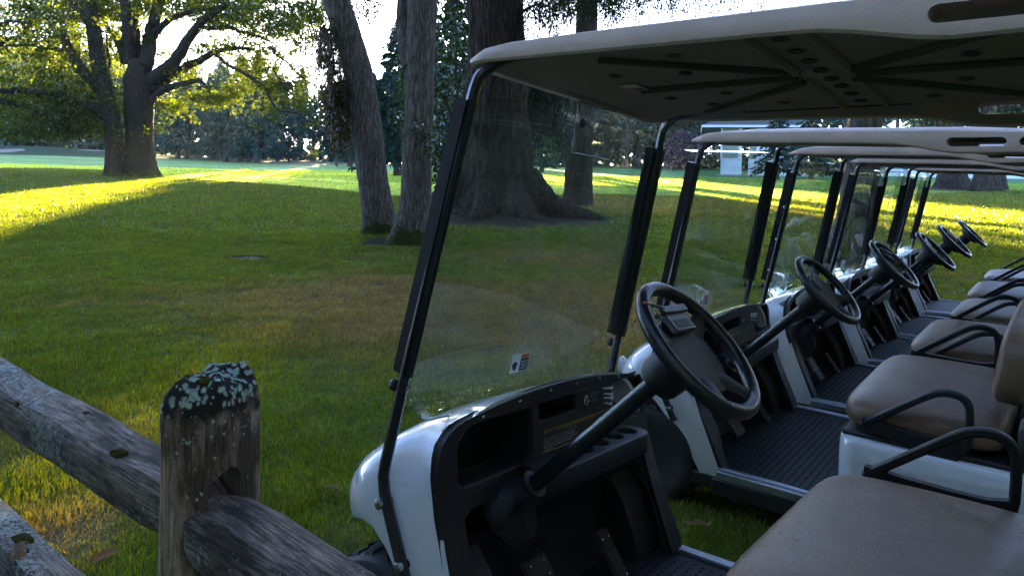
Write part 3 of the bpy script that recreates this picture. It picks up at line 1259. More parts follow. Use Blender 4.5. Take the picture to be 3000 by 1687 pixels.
def third_fir():
    d = 24.5
    root, b, stem = pole_tree('fir_tree', 'slender dark trunk of a fir just right of the huge fir', 1452, d,
                              [(1453, 527), (1454, 500), (1456, 440), (1462, 330), (1468, 200), (1476, 60), (1480, -100), (1484, -300)],
                              (.55, .51, .47, .43, .40, .37, .33, .26), BARK_FIR, .08, 5, None, .05, 0, .1, 24)
    T = lambda x, y, dd: at(x, y, d + dd) - b
    mb = MB()
    parts = []
    for p0, p1 in (((1480, -40, 0), (1590, 20, -1)), ((1480, -20, 0), (1410, 30, -.8)), ((1480, -60, 0), (1720, -5, .5)), ((1480, -70, 0), (1380, -10, 1.0))):
        path = bough(mb, T(*p0), T(*p1), .3, .05)
        pts = np.array([q + rng.normal(0, .22, 3) for q in path[2:] for _ in range(7)])
        parts.append(hanging(pts, .75, 20, .09, .10, .10))
    v, f = merge(parts)
    link('low_foliage', fast_mesh('low_foliage', v, f, NEEDLE_DARK), root)
    mb.build('bough', BARK_FIR, root, 60)
    mb = MB()
    v, f = crown_boughs(root, b, 9, 22, 4.0, 1.0, 60, NEEDLE_DARK, mb, stem, 1.1, .24)
    link('crown', fast_mesh('crown', v, f, NEEDLE_DARK), root)
    mb.build('branches', BARK_FIR, root, 60)


twin_left()
twin_right()
big_fir()
third_fir()


def side_tree():
    """the trunk among the carts, seen behind the windscreens"""
    d = 12.3
    root, b, stem = pole_tree('grey_trunk_tree', 'mossy footed grey trunk standing beyond the row of carts, seen between windscreens', 2122, d,
                              [(2118, 662), (2138, 600), (2152, 540), (2162, 470), (2170, 400), (2176, 300), (2182, 180), (2186, 0), (2188, -200)],
                              (.36, .30, .29, .285, .28, .27, .26, .24, .2), BARK_GREY, .20, 4, None, .035, .6)
    T = lambda x, y, dd: at(x, y, d + dd) - b
    mb = MB()
    limb(mb, [T(2165, 600, 0), T(2190, 575, -.3), T(2200, 540, -.4), T(2195, 480, -.4), T(2175, 455, -.5), T(2140, 448, -.6)], (.07, .06, .04), 8)
    mb.build('limb', BARK_GREY, root, 60)
    mb = MB()
    v, f = crown_boughs(root, b, 6.5, 15, 2.8, .8, 40, NEEDLE_DARK, mb, stem)
    link('crown', fast_mesh('crown', v, f, NEEDLE_DARK), root)
    mb.build('branches', BARK_FIR, root, 60)


side_tree()

for lab, px, d, r, fl in (('thick mossy fir trunk at far right in front of the white house', 2398, 47, .80, .5),
                          ('stout dark fir trunk at far right with roots in brown litter', 2484, 42, .62, .4),
                          ('thin dark trunk close behind the stout fir at far right', 2517, 45, .34, .2)):
    root, b, stem = pole_tree('fir_tree', lab, px, d, [(px, 480), (px - 2, 440), (px - 4, 380), (px - 6, 280), (px - 8, 100), (px - 8, -300)],
                              (r * 1.12, r * .98, r * .9, r * .85, r * .75, r * .4), BARK_FIR, fl, 5, None, .06, px)
    mb = MB()
    v, f = crown_boughs(root, b, 4.6, 17, 3.6, .9, 40, NEEDLE_DARK, mb, stem, 1.3, .34)
    link('crown', fast_mesh('crown', v, f, NEEDLE_DARK), root)
    mb.build('branches', BARK_FIR, root, 60)


# ------------------------------------------------------------------ spruces and background woods
rng = np.random.default_rng(77)
# places of the lawn that the low sun reaches: trees standing in its way there are no taller than the rays
GAPS = [ground_at(*q) for q in ((10, 520), (10, 560), (60, 500), (60, 540), (60, 585), (130, 495), (130, 530), (130, 560), (200, 480), (200, 510), (200, 535),
                                (280, 470), (280, 500), (280, 515), (360, 900), (160, 960), (80, 1010), (250, 930), (350, 465), (350, 490), (430, 460), (430, 478), (500, 456), (500, 470), (560, 455), (620, 458),
                                (1380, 446), (1480, 448), (1560, 446), (1650, 450), (1700, 446), (1800, 455), (1900, 462), (2060, 512), (2200, 520), (2330, 524), (2450, 528), (2560, 534))]


SHADED = [ground_at(*q) for q in ((40, 680), (150, 650), (250, 615), (350, 575), (450, 540), (560, 512), (660, 495), (100, 700), (250, 670), (400, 620), (550, 580),
                                  (700, 560), (300, 740), (500, 680), (700, 640), (2000, 570), (2120, 590), (2300, 600), (2500, 600), (2450, 680), (1500, 530), (1650, 530), (1800, 540), (1400, 500), (1560, 500), (1700, 500), (2000, 600), (2200, 570), (2350, 570), (2540, 575),
                                  (2250, 640), (1380, 480), (1480, 480), (750, 720), (800, 600), (850, 700))]


def shade_height(x, y, R):
    h = 0
    sh = SUN[:2] / np.linalg.norm(SUN[:2])
    sl = SUN[2] / np.linalg.norm(SUN[:2])
    for g in SHADED:
        v = np.array((x, y)) - g[:2]
        t = v @ sh
        if t > 2 and abs(v @ np.array((sh[1], -sh[0]))) < R:
            h = max(h, g[2] + t * sl - terr1(x, y) + 2.5)
    return h


def sun_height(x, y, R):
    h = 1e9
    sh = SUN[:2] / np.linalg.norm(SUN[:2])
    sl = SUN[2] / np.linalg.norm(SUN[:2])
    for g in GAPS:
        v = np.array((x, y)) - g[:2]
        t = v @ sh
        off = abs(v @ np.array((sh[1], -sh[0])))
        if t > 2 and off < R:
            h = min(h, g[2] + t * sl - terr1(x, y) - .5)
    return h


def spruce_meshes(seed, H, R, z0, whorls, mat, bare=0.0, dens=1.0, size=.5):
    """one trunk mesh and one crown mesh of a conifer H metres tall"""
    g = np.random.default_rng(seed)
    pos, dr = [], []
    for w in range(whorls):
        t = (w + g.uniform(0, 1)) / whorls
        z = z0 + (H - z0) * t
        L0 = R * (1 - t) ** .75 + .15
        for k in range(int(7 * dens)):
            a = g.uniform(0, 2 * np.pi)
            L = L0 * g.uniform(.6, 1.2)
            m_ = max(4, int(L * 5))
            s = np.sqrt(g.random(m_)) * L
            e = g.normal(0, .10 * L + .06, m_) * (1.15 - s / L)
            zz = z - .10 * s - .16 * s * s / R + g.normal(0, .07, m_) + .1 * L
            pos.append(np.column_stack([np.cos(a) * s - np.sin(a) * e, np.sin(a) * s + np.cos(a) * e, zz]))
            dr.append(np.column_stack([np.full(m_, np.cos(a)) * .8, np.full(m_, np.sin(a)) * .8, np.full(m_, -.75)]))
    pos, dr = np.concatenate(pos), np.concatenate(dr)
    v, f = leaf_cloud(pos, size, 0, .42, droop=dr)
    crown = fast_mesh('crown', v, f, mat)
    mb = MB()
    r = .018 * H + .05
    mb.tube([(0, 0, -.4), (0, 0, .25), (0, 0, 1), (0.03, 0, H * .4), (0, 0.03, H * .75), (0, 0, H * .98)],
            [r * 1.7, r * 1.25, r, r * .8, r * .4, .02], 9, wob=.06)
    return mb.data('trunk', BARK_FAR, 60), crown


def plant(name, label, cat, meshes, xyz, scale=1.0, rz=0.0, group=None):
    o = thing(name, label, cat, xyz, group)
    o.scale = (scale,) * 3 if np.isscalar(scale) else scale
    o.rotation_euler = (0, 0, rz)
    link('trunk', meshes[0], o)
    link('crown', meshes[1], o)
    return o


SPR = [spruce_meshes(100 + i, 12, 3.1, .9 + .2 * i, 44, NEEDLE, size=.62) for i in range(3)]
TALL = [spruce_meshes(200 + i, 24, 3.3, (8, 4, 10)[i], 40, NEEDLE, size=1.0) for i in range(3)]

# the clump of spruces on the fairway: stem foot in the picture and height
CL = [(387, 389, 11.5), (447, 392, 13.0), (468, 393, 12.5), (535, 391, 12.0), (555, 395, 13.5), (567, 402, 12.5), (605, 399, 14.5), (627, 402, 12.0),
      (645, 406, 14.0), (696, 395, 13.2), (727, 397, 12.0)]
CLL = ['spruce of the fairway clump standing just right of the big oak trunk, leftmost of all',
       'second spruce from the left in the fairway clump', 'third spruce from the left in the fairway clump, close beside the second',
       'short spruce in the middle left of the fairway clump', 'taller spruce just right of the middle left one in the fairway clump',
       'spruce of the fairway clump with the foot nearest the camera on its left half', 'tallest spruce in the middle of the fairway clump',
       'spruce tucked between the two biggest ones of the fairway clump', 'big front spruce of the fairway clump, its foot lowest in the picture',
       'second spruce from the right end of the fairway clump', 'rightmost spruce of the fairway clump, left of the hanging foliage']
for i, (px, py, H) in enumerate(CL):
    d = 112 - (py - 389) * 1.2
    p = foot(px, d)
    H = max(4.5, min(H, sun_height(p[0], p[1], 3.4)))
    plant('spruce_tree', CLL[i], 'spruce tree', SPR[i % 3], p,
          (H / 12 * 1.05, H / 12 * 1.05, H / 12), i * 1.7, 'spruces clumped across the fairway')
plant('spruce_tree', 'dark drooping spruce standing between the twin grey trunks and the clump', 'spruce tree', SPR[1], foot(880, 84), .92, .4)
plant('spruce_tree', 'dense green spruce filling the gap between the twin grey trunks', 'spruce tree', SPR[0], foot(1000, 52), (.98, .98, .95), 2.2)
plant('spruce_tree', 'tall dark spruce directly behind the pale upright trunk', 'spruce tree', SPR[2], foot(1052, 60), (1.25, 1.25, 1.35), 1.2)
plant('spruce_tree', 'dark spruce just left of the huge fir trunk', 'spruce tree', SPR[1], foot(1135, 46), (.95, .95, .98), 4.2)
plant('spruce_tree', 'small dark spruce in front of the white clubhouse wall', 'spruce tree', SPR[2], foot(1955, 58), (.62, .62, .5), .2)
plant('spruce_tree', 'bushy spruce right of the white clubhouse', 'spruce tree', SPR[0], foot(2040, 62), (.8, .8, .6), 2.9)
plant('spruce_tree', 'dark conifer behind the huge fir, seen through the nearest windscreen', 'spruce tree', SPR[1], foot(1362, 72), (.75, .75, .55), 1.9)


def broadleaf(seed, H, R, mat, n, size, low=.12):
    g = np.random.default_rng(seed)
    c = g.normal(size=(n // 30, 3))
    c /= np.linalg.norm(c, axis=1)[:, None]
    c = c * np.cbrt(g.uniform(.25, 1, len(c)))[:, None] * np.array((R, R, H * (1 - low) / 2)) + np.array((0, 0, H * (1 + low) / 2))
    pos = (c[:, None] + g.normal(size=(len(c), 30, 3)) * R * .13).reshape(-1, 3)
    v, f = leaf_cloud(pos, size, .2)
    mb = MB()
    mb.tube([(0, 0, -.3), (0, 0, .4), (.05, 0, H * .4), (0, .05, H * .8)], [.03 * H, .022 * H, .018 * H, .02], 9, wob=.06)
    for k in range(5):
        a = k * 1.3
        mb.tube([(0, 0, H * .3 + .1 * k), (math.cos(a) * R * .4, math.sin(a) * R * .4, H * .55), (math.cos(a) * R * .7, math.sin(a) * R * .7, H * .75)],
                [.012 * H, .008 * H, .01], 6)
    return mb.data('trunk', BARK_FAR, 60), fast_mesh('crown', v, f, mat)


rng = np.random.default_rng(79)
HOLLY = broadleaf(301, 8.2, 2.1, LEAF_HOLLY, 9000, .17, .02)
plant('holly_tree', 'glossy leaved shrubby tree between the pale trunk and the huge fir', 'small tree', HOLLY, foot(1140, 27), 1.0, .5)
PURPLE = broadleaf(302, 5.2, 2.6, LEAF_PURPLE, 6000, .4, .05)
plant('purple_tree', 'round purple leaved tree left of the clubhouse', 'small tree', PURPLE, foot(1716, 104), (.95, .95, 1.0), 0)
FARB = [broadleaf(310 + i, 14, 5.0, LEAF_FAR, 7000, .8, .1) for i in range(2)]

gL = 'tall trees of the far wood'
k = 0
kf = 0
for row, (d0, H0, cnt) in enumerate(((134, 15, 22), (150, 17.5, 24), (170, 20, 26), (142, 14, 22))):
    for i in range(cnt):
        px = -260 + (1560 + 260) * (i + rng.uniform(.1, .9)) / cnt
        d = d0 + rng.uniform(-5, 5)
        H = H0 * rng.uniform(.85, 1.12) * (1.25 if px < 330 else 1.0)
        if 800 < px < 985:
            H *= .93
        p = foot(px, d)
        H = max(5, min(max(H, shade_height(p[0], p[1], 4.5)), sun_height(p[0], p[1], 3.4)))
        if rng.random() < .3 and (px < 380 or px > 1000):
            plant('broadleaf_tree', 'hazy rounded broadleaf tree in the far wood behind the fairway', 'tree', FARB[k % 2], p, H / 15, k * 1.1, gL)
        else:
            fz, fw = 1, 1.15
            plant('forest_fir', 'hazy tall conifer in the far wood behind the fairway', 'tree', TALL[k % 3], p, (H / 22 * fw, H / 22 * fw, H / 22 * fz), k * 1.1, gL)
        k += 1
for row, (d0, H0, cnt) in enumerate(((118, 17, 14), (135, 21, 16), (112, 20, 16))):
    for i in range(cnt):
        px = (1300 + (1800 - 1300) * (i + rng.uniform(.1, .9)) / cnt) if row < 2 else (1820 + 900 * (i + rng.uniform(.1, .9)) / cnt)
        d = d0 + rng.uniform(-5, 5)
        H = H0 * rng.uniform(.85, 1.12)
        p = foot(px, d)
        H = max(5, min(H, sun_height(p[0], p[1], 3.4)))
        if rng.random() < .15:
            plant('broadleaf_tree', 'rounded broadleaf tree in the wood beyond the carts', 'tree', FARB[k % 2], p, H / 15, k * 1.1, 'tall trees of the wood beyond the carts')
        else:
            plant('forest_fir', 'tall conifer in the wood beyond the carts', 'tree', TALL[k % 3], p, (H / 22,) * 3, k * 1.1, 'tall trees of the wood beyond the carts')
        k += 1


rng = np.random.default_rng(78)


# tall high crowned firs at the wood's edge: the sun reaches the lawn below their crowns and their shade falls nearer
HIGH = [(rt, spruce_meshes(400 + i, 18, 3.4, 18 * rt, 26, NEEDLE, size=.95, dens=1.3)) for i, rt in enumerate((.44, .56, .67, .78))]
SHD, SLP = SUN[:2] / np.linalg.norm(SUN[:2]), SUN[2] / np.linalg.norm(SUN[:2])


def ray_heights(L, q, R):
    z0 = terr1(q[0], q[1])
    out = []
    for g in L:
        v = q - g[:2]
        t = v @ SHD
        if t > 2 and abs(v @ np.array((SHD[1], -SHD[0]))) < R:
            out.append(g[2] + t * SLP - z0)
    return out


_put = []
for g in SHADED:
    d0, s0 = ds(g[0], g[1])
    sd_, ss_ = ds(SUN[0], SUN[1])
    for D_ in (121, 131):
        D_ += rng.uniform(-2, 2)
        q = h2(D_, s0 + (D_ - d0) * ss_ / sd_ + rng.uniform(-.7, .7))
        if any(np.hypot(*(q - w)) < 2.7 for w in _put):
            continue
        sh = ray_heights(SHADED, q, 2.8)
        if not sh:
            continue
        ga = [h for h in ray_heights(GAPS, q, 4.2) if h < min(sh) + 1.0]
        zc = max(ga) + 1.8 if ga else 5.0
        H = max(max(sh) + 2.0, zc + 4.5)
        ms = min(HIGH, key=lambda e: abs(e[0] * H - zc) + (5 if e[0] * H < zc - .1 else 0))[1]
        up_ = ray_heights(GAPS[14:18], q, 4.6)
        if up_:
            H = min(H, min(up_) - .15)
        _put.append(q)
        plant('forest_fir', 'hazy tall conifer in the far wood behind the fairway', 'tree', ms, (q[0], q[1], terr1(q[0], q[1])), (1.15, 1.15, H / 18), k * 1.1, gL)
        k += 1


def understory():
    n = 1000
    px = rng.uniform(-300, 2700, n)
    pos = []
    for x in px:
        d = rng.uniform(128, 185) if x < 1280 else rng.uniform(116, 135)
        if 1280 < x < 1700 and rng.random() < .6:
            continue
        p = foot(x, d)
        h = rng.uniform(.8, 3.2) * (1.6 if d > 150 else 1)
        c = rng.normal(size=(46, 3)) * np.array((1.5, 1.5, h * .45)) + p + np.array((0, 0, h * .6))
        pos.append(c)
    v, f = leaf_cloud(np.concatenate(pos), .75, .2)
    o = link('undergrowth', fast_mesh('undergrowth', v, f, LEAF_FAR))
    o['kind'] = 'stuff'


understory()


# ------------------------------------------------------------------ golf carts
# local frame of a cart: x towards its tail, y towards its right side, z up, on the ground under the steering wheel
G_CARTS = 'golf carts parked side by side on the lawn'
proto = thing('golf_cart', 'nearest white golf cart with brown vinyl seat, at front of the row', 'golf cart', (0, 0, 0), G_CARTS)


def part(mb, name, mat, parent=proto, smooth=35, bevel=0.0, seg=2, **kw):
    return mb.build(name, mat, parent, smooth, bevel, seg, **kw)


def lerp_tab(x, xs, ys):
    return float(np.interp(x, xs, ys))


# --- roof
def roof():
    def low(u):
        return lerp_tab(u, [-.6, -.55, .20, .305, .47, .93], [1.682, 1.678, 1.668, 1.665, 1.632, 1.640])

    def top(u):
        return lerp_tab(u, [-.6, -.555, -.54, -.49, -.43, -.2, .44, .60, .95], [1.690, 1.692, 1.702, 1.716, 1.722, 1.724, 1.720, 1.715, 1.705])
    U0, U1, W = -.556, .93, .508
    pts = []
    rc = .085
    for cx, cy, a0 in ((U0 + rc, W - rc, 90), (U0 + rc, -W + rc, 180), (U1 - rc, -W + rc, 270), (U1 - rc, W - rc, 0)):
        for i in range(9):
            a = math.radians(a0 + 90 * i / 8)
            pts.append((cx + rc * math.cos(a), cy + rc * math.sin(a)))
    # denser points on the long sides
    per = []
    for i, p in enumerate(pts):
        q = pts[(i + 1) % len(pts)]
        L = math.hypot(q[0] - p[0], q[1] - p[1])
        k = max(1, int(L / .05))
        for j in range(k):
            per.append((p[0] + (q[0] - p[0]) * j / k, p[1] + (q[1] - p[1]) * j / k))
    ce = (.18, 0)

    def ring(off, zf):
        r = []
        for u, v in per:
            du = U1 - U0
            uu = ce[0] + (u - ce[0]) * (1 - off / (du / 2))
            vv = v * (1 - off / W)
            r.append((uu, vv, zf(u, v, uu, vv)))
        return r
    fr = lambda u: 1 - smooth(-.50, -.30, np.array([u]))[0]
    rings = [
        ring(.42, lambda u, v, a, b: 1.699),
        ring(.24, lambda u, v, a, b: 1.6975),
        ring(.125, lambda u, v, a, b: 1.696 - .028 * (1 - smooth(-.54, -.42, np.array([u]))[0])),
        ring(.112, lambda u, v, a, b: 1.694 - .028 * (1 - smooth(-.54, -.42, np.array([u]))[0])),
        ring(.085, lambda u, v, a, b: 1.693 - .006 * (1 - smooth(-.54, -.42, np.array([u]))[0])),
        ring(.055, lambda u, v, a, b: min(top(u) - .022, low(u) + .016)),
        ring(.020, lambda u, v, a, b: low(u) + .004),
        ring(.008, lambda u, v, a, b: low(u) - .001),
        ring(.001, lambda u, v, a, b: low(u) + .004),
        ring(.000, lambda u, v, a, b: low(u) + .012),
        ring(.004, lambda u, v, a, b: low(u) * .45 + top(u) * .55),
        ring(.012, lambda u, v, a, b: top(u) - .006),
        ring(.024, lambda u, v, a, b: top(u)),
        ring(.06, lambda u, v, a, b: top(u) + .006),
        ring(.16, lambda u, v, a, b: top(u) + .014),
        ring(.45, lambda u, v, a, b: 1.744)]
    mb = MB()
    mb.loft(rings, True, True)
    o = mb.build('roof', ROOFM, None, 35)
    cuts = []
    for s in (-1, 1):
        c = MB()
        n = 10
        x0, x1, z0, z1 = .452, .632, 1.658, 1.690
        rr = (z1 - z0) / 2
        sh = [(x1 - rr + rr * math.cos(a), (z0 + z1) / 2 + rr * math.sin(a)) for a in np.linspace(-math.pi / 2, math.pi / 2, n)] + \
             [(x0 + rr + rr * math.cos(a), (z0 + z1) / 2 + rr * math.sin(a)) for a in np.linspace(math.pi / 2, 1.5 * math.pi, n)]
        c.loft([[(x, s * .40, z) for x, z in sh], [(x, s * .56, z) for x, z in sh]])
        c2 = MB()
        sh2 = [(x + .215, z) for x, z in sh]
        c2.loft([[(x, s * .40, z) for x, z in sh2], [(x, s * .56, z) for x, z in sh2]])
        cuts += [c.build('cut', ROOFM, None, None), c2.build('cut', ROOFM, None, None)]
    for c in cuts:
        m = o.modifiers.new('b', 'BOOLEAN')
        m.operation = 'DIFFERENCE'
        m.object = c
        m.solver = 'EXACT'
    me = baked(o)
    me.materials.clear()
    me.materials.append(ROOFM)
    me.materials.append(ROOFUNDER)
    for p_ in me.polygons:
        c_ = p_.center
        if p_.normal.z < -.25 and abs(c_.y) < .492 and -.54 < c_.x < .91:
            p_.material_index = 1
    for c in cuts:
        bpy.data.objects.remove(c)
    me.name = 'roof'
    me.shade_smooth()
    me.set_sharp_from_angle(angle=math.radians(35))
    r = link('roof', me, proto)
    # ribs of the underside, running out from the middle
    for du, dv, w in ((-.50, .02, .035), (-.42, -.36, .034), (-.46, .40, .034), (.50, -.02, .035), (.40, .38, .034), (.44, -.36, .034)):
        a = np.array((ce[0] + du * .13, dv * .13, 1.6975))
        c = np.array((ce[0] + du, dv, 1.694))
        t = (c - a) / np.linalg.norm(c - a)
        nrm = np.array((-t[1], t[0], 0)) * w / 2
        g = MB()
        k = np.array((0, 0, .010))
        g.loft([[a - nrm, a + nrm, a + nrm * .6 - k, a - nrm * .6 - k], [c - nrm * .7, c + nrm * .7, c + nrm * .4 - k, c - nrm * .4 - k]])
        part(g, 'roof_rib', ROOFDARK, r, 30)
    for sgn in (-1, 1):
        for e in (-.058, .058):
            g = MB()
            g.loft([[(ce[0] + e - .012, sgn * .05, 1.6965), (ce[0] + e + .012, sgn * .05, 1.6965), (ce[0] + e + .006, sgn * .05, 1.686), (ce[0] + e - .006, sgn * .05, 1.686)],
                    [(ce[0] + e - .010, sgn * .43, 1.6945), (ce[0] + e + .010, sgn * .43, 1.6945), (ce[0] + e + .005, sgn * .43, 1.685), (ce[0] + e - .005, sgn * .43, 1.685)]])
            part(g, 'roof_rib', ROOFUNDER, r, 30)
    for (uu, vv) in [(.18, -.37), (.18, -.26), (.18, -.16), (.18, -.06), (.18, .04), (.18, .14), (.18, .25), (.18, .36), (-.07, -.32), (-.30, -.17), (-.12, -.14),
                     (-.30, .17), (-.12, .14), (-.02, .33), (.44, -.32), (.62, -.14), (.48, -.11), (.62, .16), (.45, .14), (.36, .34), (-.22, .30)]:
        g = MB()
        g.lathe([(.001, 0), (.017, 0), (.019, -.002), (.016, -.0035), (.012, -.001), (.001, -.0008)], (uu, vv, 1.6962), (0, 0, 1), 14)
        part(g, 'roof_socket', ROOFDARK, r, 30, only_first=1)
    # warning sticker glued under the roof
    g = MB()
    g.box((-.318, -.03, 1.691), (.05, .085, .0016))
    st = part(g, 'roof_sticker', PAPER, r, None)
    g = MB()
    g.box((-.335, -.012, 1.6896), (.014, .046, .0010))
    part(g, 'sticker_band', ORANGE, r, None)
    g = MB()
    g.box((-.312, -.012, 1.6896), (.028, .046, .0010))
    part(g, 'sticker_text_block', INK, r, None)
    return r


roof()

# --- struts, channels, windscreen
for s in (-1, 1):
    g = MB()
    path = [(.30, s * .430, 1.703), (-.26, s * .445, 1.701), (-.35, s * .458, 1.697), (-.420, s * .472, 1.688), (-.468, s * .490, 1.660), (-.489, s * .506, 1.618),
            (-.520, s * .516, 1.44), (-.632, s * .536, .906), (-.655, s * .540, .78), (-.672, s * .543, .690), (-.674, s * .545, .660),
            (-.664, s * .546, .62), (-.640, s * .546, .57), (-.565, s * .546, .42)]
    g.tube(path[:2] + smooth_path(path[1:7], 4)[1:] + path[7:], .0145, 8)
    st = part(g, 'front_strut', BLACKMETAL)
    for (uu, ww) in ((-.664, .60), (-.585, .475)):
        b = MB()
        b.lathe([(.001, 0), (.012, 0), (.013, .004), (.012, .010), (.006, .013), (.001, .013)], (uu, s * .558, ww), (0, s, 0), 12)
        part(b, 'bolt', STEEL, st)
        b = MB()
        b.lathe([(.001, 0), (.010, 0), (.010, -.03), (.001, -.03)], (uu, s * .536, ww), (0, s, 0), 10)
        part(b, 'spacer', STEEL, st)
    c = MB()
    a, e = np.array((-.5035, s * .5135, 1.585)), np.array((-.634, s * .5365, .915))
    t = (e - a) / np.linalg.norm(e - a)
    right = np.array((0, 1., 0))
    fwd = np.cross(t, right)
    fwd /= np.linalg.norm(fwd)
    prof = [(-.026, -.019), (-.026, -.012), (-.031, -.012), (-.031, .003), (-.024, .003), (-.024, .008), (.006, .008), (.006, .015), (.010, .015),
            (.010, .008), (.022, .008), (.022, -.002), (.010, -.003), (.010, -.016), (.000, -.016), (.000, -.021), (-.014, -.021), (-.014, -.016), (-.018, -.016), (-.018, -.019)]
    c.loft([[q + fwd * x * 1.2 + right * s * y * 1.2 for x, y in prof] for q in (a, e)])
    part(c, 'windshield_channel', CHANNEL, st, None)
    b = MB()
    b.lathe([(.001, 0), (.007, 0), (.008, .003), (.007, .007), (.003, .009), (.001, .009)], (-.618, s * .536, .885), (1, 0, .2), 10)
    part(b, 'clamp_bolt', STEEL, st)
    b = MB()
    b.lathe([(.001, 0), (.013, 0), (.016, .004), (.014, .014), (.001, .015)], (-.655, s * .539, .885), (-1, 0, -.2), 10)
    part(b, 'clamp_knob', BLACK, st)
    # rear strut behind the seat
    g = MB()
    g.tube(smooth_path([(.60, s * .455, 1.690), (.84, s * .47, 1.680), (.90, s * .48, 1.62), (.93, s * .50, 1.30), (.90, s * .52, .70)], 4), .0145, 8)
    part(g, 'rear_strut', BLACKMETAL)


def windscreen():
    prof = [(-.566, 1.645, 0), (-.545, 1.640, 0), (-.5315, 1.6365, 0), (-.5305, 1.632, 0), (-.555, 1.46, .2), (-.580, 1.30, .4), (-.612, 1.10, .7), (-.640, .93, .95),
            (-.651, .862, 1.0), (-.648, .850, 1.0), (-.640, .832, 1.0), (-.618, .798, 1.0)]
    vs = np.linspace(-.5, .5, 21)
    rows = []
    for i, (u, w, k) in enumerate(prof):
        r = []
        for v in vs:
            t = 1 - (v / .5) ** 2
            dz = -.030 * t * (k if i < 9 else 1) if i >= 7 else 0
            vv = v
            if i == len(prof) - 1 and abs(v) > .49:
                vv, dz = v * .965, dz + .006
            r.append((u - .038 * t * k, vv, w + dz))
        rows.append(r)
    V = np.array(rows)
    T = .0042
    g = MB()
    nb = len(vs)
    front = [tuple(p) for r in rows for p in r]
    du = np.gradient(V, axis=0)
    dv = np.gradient(V, axis=1)
    nr = np.cross(dv, du)
    nr /= np.linalg.norm(nr, axis=2)[..., None]
    back = [tuple(p) for p in (V + nr * T).reshape(-1, 3)]
    m = len(front)
    fs = []
    R = len(prof)
    for i in range(R - 1):
        for j in range(nb - 1):
            a = i * nb + j
            fs.append((a, a + 1, a + nb + 1, a + nb))
            fs.append((m + a, m + a + nb, m + a + nb + 1, m + a + 1))
    for j in range(nb - 1):
        a = (R - 1) * nb + j
        fs.append((j, m + j, m + j + 1, j + 1))
        fs.append((a, a + 1, m + a + 1, m + a))
    for i in range(R - 1):
        a, b = i * nb, i * nb + nb - 1
        fs.append((a, a + nb, m + a + nb, m + a))
        fs.append((b, m + b, m + b + nb, b + nb))
    g.add(front + back, fs)
    ws = part(g, 'windshield', CLEAR, smooth=50)
    # polished edge of the acrylic catches the light
    e = MB()
    e.tube([tuple(p + nr[-1, j] * T / 2 + np.array((.001, 0, -.001))) for j, p in enumerate(V[-1])], .0022, 6)
    part(e, 'windshield_lower_edge', EDGE, ws)
    # warning sticker, inside bottom of the pane
    c0 = np.array((-.679, -.002, .873))
    upv = np.array((-.030, 0, -.165)) * -1
    upv /= np.linalg.norm(upv)
    rt = np.array((0, 1., 0))
    nn = np.cross(rt, upv)
    nn = nn if nn[0] > 0 else -nn
    Rm = np.column_stack([rt, upv, nn])

    def plate(x, y, w, h, z, mat, name):
        q = MB()
        q.box(c0 + Rm @ np.array((x, y, z)), (w, h, .0006), Rm)
        return part(q, name, mat, ws, None)
    plate(0, 0, .090, .058, .006, PAPER, 'warning_sticker')
    plate(.021, .020, .042, .013, .0068, ORANGE, 'sticker_band')
    plate(.021, -.007, .042, .040, .0068, INK, 'sticker_text_block')
    q = MB()
    q.loft([[c0 + Rm @ np.array((-.026 + .012 * math.cos(a) * (1.1 if math.sin(a) > 0 else .8), -.009 + .014 * math.sin(a), z)) for a in np.linspace(0, 2 * math.pi, 14, endpoint=False)] for z in (.0062, .007)])
    part(q, 'sticker_head_symbol', INK, ws, None)
    for body, size, x, y, z, mat in (('WARNING', .0072, .021, .0195, .0073, INK),
                                     ('Windshields do not\nprovide protection\nfrom golf balls or\nother flying objects', .0044, .021, -.007, .0073, PAPER)):
        me = text_mesh(body, size, mat, spacing=1.6)
        t_ = link('sticker_lettering', me, ws)
        t_.matrix_local = Matrix([[*Rm[i], (c0 + Rm @ np.array((x, y, z)))[i]] for i in range(3)] + [[0, 0, 0, 1]])


EDGE = surf('acrylic_edge', (.12, .15, .11), (.09, .12, .08), rough=.15, scale=10)
windscreen()

# --- front body shell
EDGE_W = [.20, .285, .483, .60, .689, .75, .80, .90]
EDGE_U = [-.335, -.362, -.455, -.497, -.517, -.522, -.528, -.535]


def edge_u(w):
    return lerp_tab(w, EDGE_W, EDGE_U)


